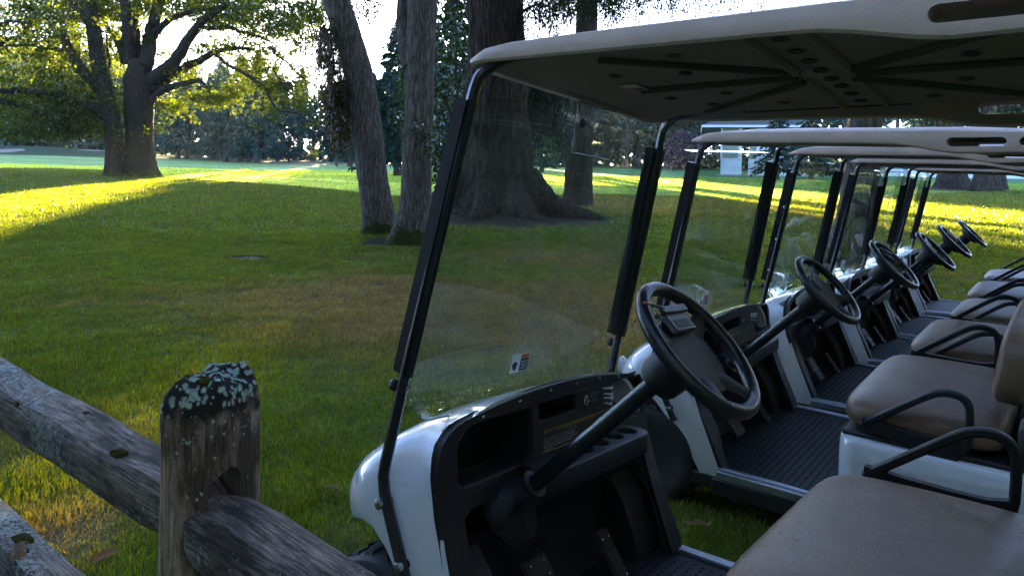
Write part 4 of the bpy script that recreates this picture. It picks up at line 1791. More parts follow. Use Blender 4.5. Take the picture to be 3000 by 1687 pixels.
def cowl():
    offs = [0, -.03, -.06, -.10, -.13, -.166, -.205, -.245, -.29, -.335, -.38, -.43, -.48, -.53, -.57, -.595]
    WT = lambda o: lerp_tab(-o, [0, .06, .12, .20, .30, .40, .48, .55, .58, .60], [.836, .822, .800, .765, .705, .640, .570, .50, .46, .43])
    WB = lambda o: lerp_tab(-o, [0, .10, .13, .166, .205, .24, .29, .36, .45, .595], [.215, .215, .30, .407, .49, .528, .535, .515, .46, .40])
    HW = lambda o: lerp_tab(-o, [0, .2, .25, .30, .36, .42, .48, .54, .58, .60], [.532, .535, .535, .53, .505, .46, .39, .29, .20, .13])
    n = 33
    rows = []
    for o in offs:
        hw, wt, wb = HW(o), WT(o), WB(o)
        e = 5.0 - 2.2 * min(1, -o / .5)
        r = []
        for k in range(n):
            a = math.pi * (1 - k / (n - 1))
            c, s = math.cos(a), math.sin(a)
            v = hw * math.copysign(abs(c) ** (2 / e), c)
            w = wb + (wt - wb) * max(0, s) ** (2 / e)
            u = edge_u(w) + o
            r.append((u, v, w))
        # straight skirt: spread the lowest points evenly
        rows.append(r)
    V = np.array(rows)
    V2 = V.copy()
    V2[:, :, 1] *= .985
    V2[:, :, 2] -= .012
    g = MB()
    R = len(offs)
    m = R * n
    fs = []
    for i in range(R - 1):
        for j in range(n - 1):
            a = i * n + j
            fs += [(a, a + n, a + n + 1, a + 1), (m + a, m + a + 1, m + a + n + 1, m + a + n)]
    for i in range(R - 1):
        a, b = i * n, i * n + n - 1
        fs += [(a, m + a, m + a + n, a + n), (b, b + n, m + b + n, m + b)]
    for j in range(n - 1):
        a = (R - 1) * n + j
        fs += [(j, j + 1, m + j + 1, m + j), (a, m + a, m + a + 1, a + 1)]
    fs.append(tuple(range((R - 1) * n, R * n)))
    g.add(np.concatenate([V.reshape(-1, 3), V2.reshape(-1, 3)]), fs)
    me = g.data('front_cowl', WHITE, 50)
    o = link('front_cowl', me, proto)
    # seams between cowl and fenders: a dark groove line following the body
    for s in (-1, 1):
        q = MB()
        pts = []
        for k in range(17):
            t = k / 16
            i = 8 + 1.6 * math.sin(t * 1.5)
            j = (2 + 13 * t) if s < 0 else (n - 3 - 13 * t)
            i0, j0 = int(i), int(j)
            pt = V[i0, j0] * (1 - (i - i0)) + V[min(i0 + 1, R - 1), j0] * (i - i0)
            pt2 = V[i0, min(j0 + 1, n - 1)] * (1 - (i - i0)) + V[min(i0 + 1, R - 1), min(j0 + 1, n - 1)] * (i - i0)
            pts.append(pt * (1 - (j - j0)) + pt2 * (j - j0))
        q.tube(smooth_path(pts, 2), .0022, 6)
        part(q, 'body_seam', SEAM, o)
        # headlamp on each fender
        q = MB()
        q.lathe([(.001, .012), (.03, .010), (.042, .004), (.045, -.01), (.03, -.03), (.001, -.03)], (-.985, s * .30, .545), (-1, s * .25, .1), 18)
        part(q, 'headlight', LAMPGLASS, o)
        # lower rocker behind the wheel
        q = MB()
        q.box((-.40, s * .51, .185), (.17, .05, .065))
        part(q, 'rocker_end', BLACK, o, 30, .008)


SEAM = flat('seam_grey', (.30, .32, .33), .5)
LAMPGLASS = surf('lamp_glass', (.55, .57, .58), (.5, .52, .53), rough=.08, scale=40, coat=.6)
cowl()


# --- dashboard
def du_up(w):
    return -.535 + .12 * (.8 - w)


def outline():
    o = []
    lowv = [(-.53, .483), (-.53, .60), (-.53, .689), (-.526, .735)]
    o += lowv
    o += [(-.515, .762), (-.49, .783), (-.46, .797)]
    o += [(v, .800 + .038 * (1 - (v / .46) ** 2)) for v in np.linspace(-.43, .47, 13)]
    o += [(.50, .797), (.520, .780), (.527, .755), (.53, .689), (.53, .60), (.53, .483), (.53, .285), (.52, .235), (.455, .235), (.458, .45), (.462, .565), (.42, .585)]
    o += [(-.42, .600), (-.455, .585), (-.46, .45), (-.455, .235), (-.52, .235), (-.53, .285)]
    return o


def arc_bin(pts, r=.02):
    return pts


def dash():
    lb = [(-.462, .665), (-.463, .735), (-.452, .768), (-.425, .786), (-.38, .794), (-.25, .796), (-.155, .795), (-.143, .785), (-.147, .665), (-.16, .650), (-.445, .650)]
    pk = rrect(-.116, .743, .090, .798, .010, 3)
    rb = rrect(.300, .662, .508, .799, .014, 3)
    kp = rrect(.104, .737, .222, .800, .006, 3)
    me = panel(outline(), [lb[::-1], pk, rb], .016, .004)
    for v in me.vertices:
        x, y, z = v.co
        v.co = (edge_u(y) - .004 + z, x, y)
    me.materials.clear()
    me.materials.append(BLACK)
    me.shade_smooth()
    me.set_sharp_from_angle(angle=math.radians(35))
    me.name = 'dashboard'
    d = link('dashboard', me, proto)

    def pocket(name, v0, v1, w0, w1, depth):
        q = MB()
        u0 = lambda w: edge_u(w) - .013
        a = [(u0(w0), v0, w0), (u0(w0), v1, w0), (u0(w1), v1, w1), (u0(w1), v0, w1)]
        k = .012
        kl, kr = (.06 if v0 < -.4 else k), (.06 if v1 > .45 else k)
        b = [(u0(w0) - depth, v0 + kl, w0 + .01), (u0(w0) - depth, v1 - kr, w0 + .01), (u0(w1) - depth * .7, v1 - kr, w1 - .05), (u0(w1) - depth * .7, v0 + kl, w1 - .05)]
        q.add(a + b, [(0, 1, 5, 4), (1, 2, 6, 5), (2, 3, 7, 6), (3, 0, 4, 7), (4, 5, 6, 7)])
        return part(q, name, BLACK, d, None)
    pocket('storage_bin', -.466, -.142, .645, .80, .12)
    pocket('storage_bin', .296, .512, .657, .802, .13)
    pocket('small_pocket', -.120, .094, .740, .801, .08)

    def face(name, v0, v1, w0, w1, off, mat, th=.003, bev=.001):
        q = MB()
        wc = (w0 + w1) / 2
        t = np.array((edge_u(w1) - edge_u(w0), 0, w1 - w0))
        L = np.linalg.norm(t)
        t /= L
        rt = np.array((0, 1., 0))
        nn = np.cross(rt, t)
        Rm = np.column_stack([rt, t, nn])
        q.box((edge_u(wc) + .004 + off, (v0 + v1) / 2, wc), (v1 - v0, L, th), Rm)
        return part(q, name, mat, d, None, bev), Rm, np.array((edge_u(wc) + .004 + off, (v0 + v1) / 2, wc))
    # key switch plate with its lettering
    face('key_plate', .104, .222, .737, .800, .0035, BLACK, .004, .0015)
    q = MB()
    c = np.array((edge_u(.765) + .010, .133, .765))
    q.lathe([(.001, -.004), (.017, -.004), (.017, .003), (.013, .006), (.012, .002), (.005, .002), (.005, .008), (.001, .008)], c, (1, 0, .12), 20)
    part(q, 'key_switch', STEEL, d, 30)
    for body, size, w in (('EZGO', .0185, .778), ('TXT', .0185, .760)):
        t_ = link('lettering', text_mesh(body, size, LETTER), d)
        t_.matrix_local = Matrix(((0, .12, .99, edge_u(w) + .0105), (1, 0, 0, .186), (0, .99, -.12, w), (0, 0, 0, 1)))
    # instruction placard: yellow frame, yellow heading, rows of pale print
    v0, v1, w0, w1 = -.112, .262, .656, .721
    _, Rm, cc = face('instruction_placard', v0, v1, w0, w1, .0035, INK, .002, 0)
    for a in ((v0 + .004, v0 + .0062, w0 + .004, w1 - .004), (v1 - .0062, v1 - .004, w0 + .004, w1 - .004), (v0 + .004, v1 - .004, w0 + .004, w0 + .0058), (v0 + .055, v1 - .004, w1 - .0058, w1 - .004)):
        face('placard_border', *a, .0050, YELLOW, .001, 0)
    face('placard_tag', v0 + .018, v0 + .052, w1 - .010, w1 - .003, .0050, YELLOW, .001, 0)

    def put(body, size, mat, v, w, off, align):
        t_ = link('placard_lettering', text_mesh(body, size, mat, align=align, spacing=1.15), d)
        M_ = Matrix([[*Rm[i], 0] for i in range(3)] + [[0, 0, 0, 1]])
        M_.translation = (edge_u(w) + .004 + off, v, w)
        t_.matrix_local = M_
        t_['only_first'] = 1
    put('WARNING', .0055, INK, v0 + .035, w1 - .0065, .0062, 'CENTER')
    put('FAILURE TO FOLLOW THESE INSTRUCTIONS CAN RESULT IN SERIOUS INJURY OR DEATH', .0054, YELLOW, v0 + .16 + .032, w1 - .0105, .0058, 'CENTER')
    put('Read owner\'s guide before use. Operate from driver\'s side only.\nOperate in designated areas only. Observe seating capacity.\n'
        'Keep hands, arms, legs and head inside vehicle. Remain seated.\nSlow down when turning. Drive slowly straight up and down hills.\n'
        'Before leaving vehicle turn key to OFF, set parking brake\nand remove key.', .0066, GREYINK, v0 + .016, (w0 + w1) / 2 - .005, .0058, 'LEFT')
    # rivets along the top
    for v, w in ((-.356, .808), (-.2, .822), (-.052, .829), (.087, .829), (.225, .825), (.351, .815), (.473, .803)):
        q = MB()
        q.lathe([(.001, -.002), (.0055, -.002), (.0055, .002), (.003, .0045), (.001, .0045)], (edge_u(w) + .006, v, w - .006), (1, 0, .1), 10)
        part(q, 'rivet', STEEL, d, 30)
    # cup holder ledge
    q = panel(rrect(-.21, -.062, .35, .062, .045, 6), [[(c + .036 * math.cos(a), -.005 + .036 * math.sin(a)) for a in np.linspace(0, 2 * math.pi, 18, endpoint=False)] for c in (.02, .115, .205, .29)], .05, .006)
    for v in q.vertices:
        x, y, z = v.co
        v.co = (-.455 - y, x, .628 + z - .02 * (x + .2) * 0)
    q.materials.clear()
    q.materials.append(BLACK)
    q.shade_smooth()
    q.set_sharp_from_angle(angle=math.radians(35))
    lg = link('cup_ledge', q, d)
    for c in (.02, .115, .205, .29):
        g = MB()
        g.lathe([(.001, -.012), (.033, -.012), (.0345, .0), (.037, .012)], (-.450, c, .60), (0, 0, 1), 16)
        part(g, 'cup_well', BLACK, lg, 40)
    # apron below the ledge and kick panel
    g = MB()
    rows = [(-.420, .605, .345), (-.430, .57, .35), (-.475, .54, .37), (-.52, .50, .42), (-.545, .42, .455), (-.535, .30, .455), (-.50, .235, .455)]
    g.loft([[(u, v, w) for v in (-h, -h * .8, -h * .3, 0, h * .3, h * .8, h)] for u, w, h in rows], False, False)
    part(g, 'kick_panel', BLACK, d, 40)
    g = MB()
    rows = [(-.470, .66, .462), (-.50, .60, .462), (-.52, .50, .462)]
    g.loft([[(edge_u(w) - .003, -.512, w), (ub, -.468, w), (ub, .468, w), (edge_u(w) - .003, .512, w)] for w, ub in ((.66, -.57), (.42, -.56), (.23, -.52))], False, False)
    part(g, 'kick_backing', BLACK, d, 40)
    # wheel well bulging into the foot room on either side
    for s in (-1, 1):
        g = MB()
        g.loft([[(-.56, s * .34, w0), (-.56, s * .50, w0), (u1, s * .50, w0), (u1, s * .34, w0)] for w0, u1 in ((.235, -.405), (.33, -.425), (.42, -.47), (.50, -.54))])
        part(g, 'wheel_well', BLACK, d, 40, .01)
    # boot round the steering column
    g = MB()
    ax = np.array((math.cos(.778), 0, math.sin(.778)))
    c = np.array((0, -.265, 1.0496)) - ax * .68
    g.loft([[c + ax * t + np.array((0, .001, 0)) + r * (np.array((0, 1, 0)) * math.cos(a) * (1.15 if t < .03 else 1) + np.cross(ax, (0, 1, 0)) * math.sin(a) * (1.5 if t < .03 else 1))
             for a in np.linspace(0, 2 * math.pi, 16, endpoint=False)] for t, r in ((-.03, .072), (.0, .066), (.03, .050), (.06, .040), (.085, .033), (.09, .036), (.098, .036), (.10, .028))])
    part(g, 'column_boot', BLACK, d, 40)


LETTER = flat('dash_lettering', (.22, .22, .22), .5)
dash()


# --- steering
def steering():
    W = np.array((0, -.265, 1.0496))
    t = .778
    ax = np.array((math.cos(t), 0, math.sin(t)))
    e1 = np.array((0, 1., 0))
    e2 = np.cross(ax, e1)
    if e2[0] < 0:
        e2 = -e2                       # e2 points to the driver (down the wheel)
    g = MB()
    g.tube([W - ax * .66, W - ax * .04], .021, 14)
    part(g, 'steering_column', BLACKMETAL)
    g = MB()
    g.lathe([(.001, 0), (.046, 0), (.052, .012), (.054, .045), (.050, .075), (.034, .088), (.001, .088)], W - ax * .135, ax, 20)
    col = part(g, 'column_collar', BLACK)
    hub = thing('steering_wheel', '', '')
    del hub['label'], hub['category']
    hub.parent = proto
    R = .163
    g = MB()
    g.tube([W + (e1 * math.cos(a) + e2 * math.sin(a)) * R for a in np.linspace(0, 2 * math.pi, 48, endpoint=False)], .0168, 12, closed=True)
    part(g, 'wheel_rim', BLACKGRIP, hub, 60)
    for a0 in (math.radians(-28), math.radians(208), math.radians(62), math.radians(118)):
        g = MB()
        rings = []
        for s_, wd, th in ((.06, .034, .012), (.10, .026, .011), (.135, .020, .010), (.158, .026, .009)):
            d_ = e1 * math.cos(a0) + e2 * math.sin(a0)
            sd_ = -e1 * math.sin(a0) + e2 * math.cos(a0)
            c = W + d_ * s_ - ax * .045 * (1 - s_ / .165)
            rings.append([c + sd_ * wd * math.cos(b) + ax * th * math.sin(b) for b in np.linspace(0, 2 * math.pi, 12, endpoint=False)])
        g.loft(rings)
        part(g, 'wheel_spoke', BLACK, hub, 50)
    g = MB()
    pr = [(.02, -.060), (.075, -.055), (.092, -.035), (.096, -.022), (.092, -.016), (.05, -.012), (.001, -.011)]
    rings = []
    for r, h in pr:
        rings.append([W + ax * h + e1 * r * 1.06 * math.cos(a) + e2 * (r * (1.0 if math.sin(a) < 0 else 1.12) * math.sin(a)) for a in np.linspace(0, 2 * math.pi, 32, endpoint=False)])
    g.loft(rings)
    part(g, 'wheel_hub_pad', BLACK, hub, 40)
    # score card clip at the top of the pad
    g = MB()
    Rm = np.column_stack([e1, -e2, ax])
    g.box(W + ax * .000 - e2 * .066, (.120, .050, .012), Rm, taper=.88)
    g.box(W + ax * .008 - e2 * .098, (.124, .020, .012), Rm)
    part(g, 'score_card_clip', CLIP, hub, 30, .0035)
    g = MB()
    g.box(W + ax * .0065 - e2 * .062, (.070, .020, .0016), Rm)
    part(g, 'clip_plate', BLACK, hub, 30, .0006)


CLIP = surf('dark_grey_clip', (.026, .028, .032), (.034, .036, .040), rough=.3, scale=10, bump=.1)
BLACKGRIP = surf('black_grip', (.010, .0105, .012), (.015, .015, .017), rough=.22, scale=30, bump=.2, bscale=70, rough2=.38)
steering()

# --- floor, sills, pedals
g = MB()
g.box((-.15, 0, .232), (.72, 1.00, .02))
fl = part(g, 'floor_mat', MATM, bevel=.004)
g = MB()
for i in range(20):
    for j in range(34):
        g.box((-.44 + i * .029, -.46 + j * .0275, .2445), (.0085, .006, .0026), taper=.7)
s_ = part(g, 'mat_stud', MATM, fl, None)
s_['kind'] = 'stuff'
for s in (-1, 1):
    g = MB()
    g.box((-.11, s * .525, .232), (.50, .052, .034))
    g.box((-.11, s * .512, .252), (.50, .026, .006))
    part(g, 'sill_plate', ALU, bevel=.004)
    g = MB()
    g.box((-.12, s * .50, .178), (.52, .10, .07))
    part(g, 'sill_skirt', BLACK, bevel=.006)


def pedals():
    for name, v, w, wd, ln, u0, plates in (('brake_pedal', -.135, .325, .105, .15, -.455, 2), ('accelerator_pedal', .215, .288, .062, .175, -.437, 3)):
        n = np.array((.80, 0, .60))
        n /= np.linalg.norm(n)
        rt = np.array((0, 1., 0))
        t = np.cross(n, rt)
        t = t if t[2] > 0 else -t
        Rm = np.column_stack([rt, t, n])
        c = np.array((u0, v, w))
        g = MB()
        g.box(c, (wd, ln, .008), Rm)
        p_ = part(g, name, BLACK, bevel=.003)
        for k in range(plates):
            y = ln * ((k + .5) / plates - .5)
            g = MB()
            g.box(c + Rm @ np.array((0, y, .007)), (wd * .94, ln / plates * .88, .008), Rm)
            part(g, 'pedal_pad', RUBBER, p_, 30, .002)
            if name[0] == 'b' or k != 1:
                for ex in (-.3, .3):
                    for ey in (-.25, .25) if name[0] == 'b' else (0,):
                        g = MB()
                        g.lathe([(.001, 0), (.0042, 0), (.0042, .0018), (.002, .003), (.001, .003)], c + Rm @ np.array((ex * wd, y + ey * ln / plates, .0105)), n, 8)
                        part(g, 'pedal_rivet', STEEL, p_, 30)
        g = MB()
        g.tube([c - n * .006 - t * ln * .4, c - n * .06 - t * ln * .7], .009, 8)
        part(g, 'pedal_arm', BLACKMETAL, p_)


pedals()


# --- seat pod, cushion, back, arm rests
def pod():
    g = MB()

    def sec(z, grow, u0, u1):
        hw = .528 + grow
        r = .07
        out = []
        for cx, cy, a0 in ((u1 - r, hw - r, 0), (u0 + r, hw - r, 90), (u0 + r, -hw + r, 180), (u1 - r, -hw + r, 270)):
            for i in range(7):
                a = math.radians(a0 + 15 * i)
                out.append((cx + r * math.cos(a), cy + r * math.sin(a), z))
        return out
    g.loft([sec(.222, -.004, .125, 1.17), sec(.30, .004, .118, 1.18), (sec(.43, .008, .118, 1.19)), sec(.50, .006, .120, 1.19), sec(.515, 0, .124, 1.185), sec(.522, -.012, .135, 1.17)])
    o = g.build('rear_body', WHITE, None, 40)
    c = MB()
    c.lathe([(.285, -.7), (.285, .7)], (.97, 0, .23), (0, 1, 0), 30)
    co = c.build('cut', WHITE, None, None)
    m = o.modifiers.new('b', 'BOOLEAN')
    m.object = co
    m.solver = 'EXACT'
    me = baked(o)
    bpy.data.objects.remove(co)
    me.name = 'rear_body'
    me.shade_smooth()
    me.set_sharp_from_angle(angle=math.radians(40))
    link('rear_body', me, proto)
    g = MB()
    g.box((.42, 0, .530), (.58, .985, .022))
    part(g, 'seat_base', BLACK, bevel=.008)
    # black bag shelf behind the seat
    g = MB()
    g.box((.90, 0, .60), (.40, .98, .16))
    part(g, 'bag_well', BLACK, bevel=.02)


pod()


def superpad(cu, cv, cw, lu, lv, lw, e=3.2, dome=.02, nu=40, nv=24, tilt=0.0, nose=0.0):
    """a stuffed cushion: superellipsoid with a domed top"""
    vs = []
    for i in range(nv + 1):
        ph = -math.pi / 2 + math.pi * i / nv
        for j in range(nu):
            th = 2 * math.pi * j / nu
            sg = lambda x, p: math.copysign(abs(x) ** p, x)
            x = lu * sg(math.cos(ph), .42) * sg(math.cos(th), .30)
            y = lv * sg(math.cos(ph), .42) * sg(math.sin(th), .30)
            z = lw * sg(math.sin(ph), .62)
            z += dome * (1 - (x / lu) ** 2) * (1 - .7 * (y / lv) ** 2) * (1 if z > 0 else 0)
            if nose and x < 0 and z > 0:
                z += nose * (x / lu) ** 2 * (-1)
            vs.append((x, y, z))
    V = np.array(vs)
    if tilt:
        c, s = math.cos(tilt), math.sin(tilt)
        V = V @ np.array(((c, 0, s), (0, 1, 0), (-s, 0, c))).T
    V = V + np.array((cu, cv, cw))
    fs = []
    for i in range(nv):
        for j in range(nu):
            k = (j + 1) % nu
            fs.append((i * nu + j, i * nu + k, (i + 1) * nu + k, (i + 1) * nu + j))
    return V, fs


V, F = superpad(.395, 0, .600, .285, .488, .064, dome=.016, nu=56, nv=28)
g = MB()
g.add(V, F)
cushion = part(g, 'seat_cushion', VINYL, smooth=70)
V, F = superpad(.674, 0, .86, .055, .475, .150, dome=0, nu=48, nv=24, tilt=.12)
g = MB()
g.add(V, F)
sb = part(g, 'seat_back', VINYL, smooth=70)
g = MB()
for v in (-.3, .3):
    g.box((.725, v, .74), (.03, .06, .30), np.array(((math.cos(.2), 0, math.sin(.2)), (0, 1, 0), (-math.sin(.2), 0, math.cos(.2)))))
part(g, 'back_support', BLACKMETAL, sb, 30, .004)


def drops(n, seed):
    """water beads lying on the cushion"""
    gq = np.random.default_rng(seed)
    me = cushion.data
    tri = []
    for p_ in me.polygons:
        if p_.normal.z > .35:
            c = p_.center
            tri.append((p_.area, [np.array(me.vertices[i].co) for i in p_.vertices], np.array(p_.normal)))
    ar = np.array([t[0] for t in tri])
    idx = gq.choice(len(tri), n, p=ar / ar.sum())
    q = MB()
    for i in idx:
        vv, nn = tri[i][1], tri[i][2]
        w = gq.dirichlet(np.ones(len(vv)))
        c = sum(a * b for a, b in zip(w, vv))
        r = .0009 + .0021 * gq.random() ** 2.2
        a = np.cross(nn, (0, 1, 0))
        a /= np.linalg.norm(a)
        b = np.cross(nn, a)
        el = gq.uniform(.8, 1.8)
        th = gq.uniform(0, 6.28)
        a2 = a * math.cos(th) + b * math.sin(th)
        b2 = -a * math.sin(th) + b * math.cos(th)
        base = [c + a2 * r * el * math.cos(t) + b2 * r * math.sin(t) for t in np.linspace(0, 2 * math.pi, 6, endpoint=False)]
        mid = [c + nn * r * .26 + a2 * r * el * .72 * math.cos(t) + b2 * r * .72 * math.sin(t) for t in np.linspace(0, 2 * math.pi, 6, endpoint=False)]
        q.add(base + mid + [c + nn * r * .36], [(k, (k + 1) % 6, 6 + (k + 1) % 6, 6 + k) for k in range(6)] + [(6 + k, 6 + (k + 1) % 6, 12) for k in range(6)])
    me2 = bpy.data.meshes.new('water_drops')
    me2.from_pydata(q.v, [], q.f)
    me2.materials.append(WATER)
    me2.shade_smooth()
    o = link('water_drops', me2, cushion)
    o['only_first'] = 1
    o['kind'] = 'stuff'


drops(2000, 5)


def armrest(s):
    g = MB()
    y = s * .498
    top = [(.205, .612), (.235, .634), (.30, .682), (.38, .741)] + [tuple(q) for q in smooth_path([(.415, .766), (.452, .788), (.495, .797), (.532, .790), (.553, .766), (.559, .735)], 4)] + [(.560, .69), (.558, .64), (.552, .605)]
    top = [q + np.array((0, .025)) for q in top]
    pa = [np.array((p_[0], y, p_[1])) for p_ in [(*q,) for q in top]]
    rings = []
    for i, c in enumerate(pa):
        t = pa[min(i + 1, len(pa) - 1)] - pa[max(i - 1, 0)]
        t /= np.linalg.norm(t)
        nr = np.array((-t[2], 0, t[0]))
        sv = np.array((0, 1., 0))
        rings.append([c + nr * a * .013 + sv * b * .017 for a, b in ((1, -.55), (1, .55), (.6, 1), (-.6, 1), (-1, .55), (-1, -.55), (-.6, -1), (.6, -1))])
    g.loft(rings)
    # lower rail
    g.loft([[(u, y - .016, w - .03), (u, y + .016, w - .03), (u, y + .016, w + .019), (u, y - .016, w + .019)] for u, w in ((.205, .648), (.30, .640), (.42, .634), (.50, .634), (.552, .645))])
    g.box((.45, y, .575), (.16, .03, .09))
    a = part(g, 'armrest', BLACK, smooth=40, bevel=.002)
    return a


armrest(1)


# --- wheels
def wheels():
    for u, tr in ((-.685, .225), (.97, .225)):
        for s in (-1, 1):
            o = thing('wheel', '', '')
            del o['label'], o['category']
            o.parent = proto
            c = (u, s * .44, .228)
            g = MB()
            g.lathe([(.105, -.085), (.150, -.100), (.190, -.103), (.212, -.094), (.223, -.070), (.227, 0), (.223, .070), (.212, .094), (.190, .103), (.150, .100), (.105, .085)], c, (0, 1, 0), 40)
            t = part(g, 'tyre', RUBBER, o, 40)
            g = MB()
            for k in range(26):
                for r_ in (-1, 0, 1):
                    a = 2 * math.pi * (k + (.5 if r_ == 0 else 0)) / 26
                    ca, sa = math.cos(a), math.sin(a)
                    Rm = np.array(((ca, 0, sa), (0, 1, 0), (-sa, 0, ca)))
                    g.box(np.array(c) + Rm @ np.array((0, r_ * .056, .2265 - .004 * abs(r_))), (.034, .046, .010), Rm, taper=.8)
            td = part(g, 'tyre_tread', RUBBER, o, None)
            td['kind'] = 'stuff'
            g = MB()
            g.lathe([(.001, -.02), (.05, -.02), (.085, -.045), (.105, -.085), (.100, .085), (.085, .05), (.06, .04), (.03, .055), (.001, .055)], c, (0, s, 0), 30)
            part(g, 'wheel_rim', WHITE, o, 35)
    g = MB()
    for u in (-.685, .97):
        g.tube([(u, -.40, .228), (u, .40, .228)], .03, 8)
    g.box((.15, 0, .20), (1.75, .5, .05))
    part(g, 'chassis', BLACKMETAL)


wheels()

# ------------------------------------------------------------------ the six carts
POSE = [([[0.9999, -0.0139, -0.0018], [0.0139, 0.9999, 0.0683], [0.0009, -0.0683, 1.0]], [-0.6508, 1.7037, 0.0234]),
        ([[0.9999, 0.0103, 0.0122], [-0.0103, 0.9999, -0.0346], [-0.0126, 0.0345, 1.0]], [-0.8377, 3.5718, -0.0312]),
        ([[1.0, 0.0078, 0.0063], [-0.0078, 1.0, -0.0145], [-0.0064, 0.0145, 1.0]], [-0.8196, 4.9214, -0.0373]),
        ([[1.0, 0.0071, 0.0075], [-0.0071, 1.0, 0.0014], [-0.0075, -0.0015, 1.0]], [-0.7902, 6.2483, -0.052]),
        ([[1.0, 0.006, 0.0048], [-0.006, 1.0, -0.017], [-0.0049, 0.017, 1.0]], [-0.8033, 7.4266, -0.0401]),
        ([[0.9999, -0.0161, 0.0104], [0.0161, 0.9999, 0.0109], [-0.0105, -0.0107, 1.0]], [-0.8272, 8.8956, -0.0514])]
CLAB = ['second white golf cart from the camera, white tees stuck in its dashboard',
        'third white golf cart from the camera, between second and fourth carts',
        'fourth white golf cart from the camera, with mossy trunk seen through its windscreen',
        'fifth white golf cart from the camera, last but one of the row',
        'last white golf cart in the row, farthest from the camera']


def pose(o, k):
    M3 = Matrix(POSE[k][0])
    q = M3.to_quaternion()
    q.normalize()
    o.rotation_mode = 'QUATERNION'
    o.rotation_quaternion = q
    o.location = POSE[k][1]
    Mx = q.to_matrix().to_4x4()
    Mx.translation = POSE[k][1]
    return Mx


CM = [pose(proto, 0)]
second = dup(proto)
second['label'] = CLAB[0]
CM.append(pose(second, 1))
_keep = proto
_arm = None
for ch in list(proto.children):
    if ch.name.startswith('armrest'):
        _arm = ch
near = _arm.copy()
near.name = 'armrest'
COL.objects.link(near)
near.parent = second
near.location = (0, -.996, -.06)
SPIN = [0, .55, -.5, .25, -1.0, .8]


def spin(cart, a):
    """each cart was left with its wheel turned a little differently"""
    Wc = Vector((0, -.265, 1.0496))
    for ch in cart.children:
        if ch.name.startswith('steering_wheel'):
            ch.matrix_basis = Matrix.Translation(Wc) @ Matrix.Rotation(a, 4, Vector((math.cos(.778), 0, math.sin(.778)))) @ Matrix.Translation(-Wc)


spin(second, SPIN[1])
for k in range(2, 6):
    c = dup(second)
    spin(c, SPIN[k])
    c['label'] = CLAB[k - 1]
    CM.append(pose(c, k))


def local(k, p):
    return np.array(CM[k] @ Vector(tuple(map(float, p))))


# clear holder hanging under the front of some roofs
def holder(k, v):
    o = thing('card_holder', '', '')
    del o['label'], o['category']
    o.parent = [c for c in scene.objects if c.get('category') == 'golf cart'][k]
    g = MB()
    g.box((-.500, v, 1.588), (.012, .215, .150), np.array(((math.cos(.1), 0, math.sin(.1)), (0, 1, 0), (-math.sin(.1), 0, math.cos(.1)))))
    part(g, 'holder_pocket', CLEARHOLDER, o, None, .002)
    g = MB()
    for w_ in (1.664, 1.512):
        g = MB()
        g.tube([(-.502 + (w_ - 1.588) * .1, v - .108, w_), (-.502 + (w_ - 1.588) * .1, v + .108, w_)], .003, 6)
        part(g, 'holder_rim', EDGE, o)
    g = MB()
    g.lathe([(.001, 0), (.012, 0), (.013, .004), (.001, .006)], (-.490, v - .092, 1.60), (1, 0, 0), 14)
    part(g, 'holder_stud', BLACK, o)


holder(0, .075)
for k in (3, 4, 5):
    holder(k, .36)
# screws down the channel of the third cart
thirdcart = [c for c in scene.objects if c.get('category') == 'golf cart'][2]
for t in (.02, .33, .62, .90):
    c = np.array((-.5035, -.5135, 1.585)) * (1 - t) + np.array((-.634, -.5365, .915)) * t
    g = MB()
    g.lathe([(.001, 0), (.009, 0), (.010, .003), (.004, .006), (.001, .006)], c + np.array((.006, -.020, 0)), (0, -1, 0), 12)
    part(g, 'channel_screw', STEEL, thirdcart)


# tees standing in the dashboards
def tee(k, v, w, lean, lab, grp):
    g = MB()
    c = np.array((-.527, v, w))
    ax = np.array((1, lean[0], lean[1]))
    g.lathe([(.001, -.02), (.0022, -.005), (.0024, .024), (.0030, .030), (.0058, .036), (.0062, .039), (.0050, .0395), (.0035, .037), (.001, .0365)], (0, 0, 0), ax, 12)
    me = g.data('golf_tee', TEE, 40)
    o = link('golf_tee', me)
    o.matrix_world = CM[k] @ Matrix.Translation(c)
    tag(o, lab, 'golf tee', grp)


for v, w, ln in ((.243, .785, (.5, .1)), (.246, .769, (.45, .0)), (.250, .757, (.7, -.1)), (.244, .754, (.4, .12)), (.247, .740, (.5, -.05))):
    tee(0, v, w, ln, 'white golf tee stuck in the dashboard of the nearest cart', 'golf tees in the nearest dashboard')
for v, w, ln in ((.243, .782, (.3, .1)), (.246, .768, (.4, .0)), (.244, .752, (.3, -.05)), (.250, .775, (.5, .1))):
    tee(1, v, w, ln, 'white golf tee stuck in the dashboard of the second cart', 'golf tees in the second dashboard')


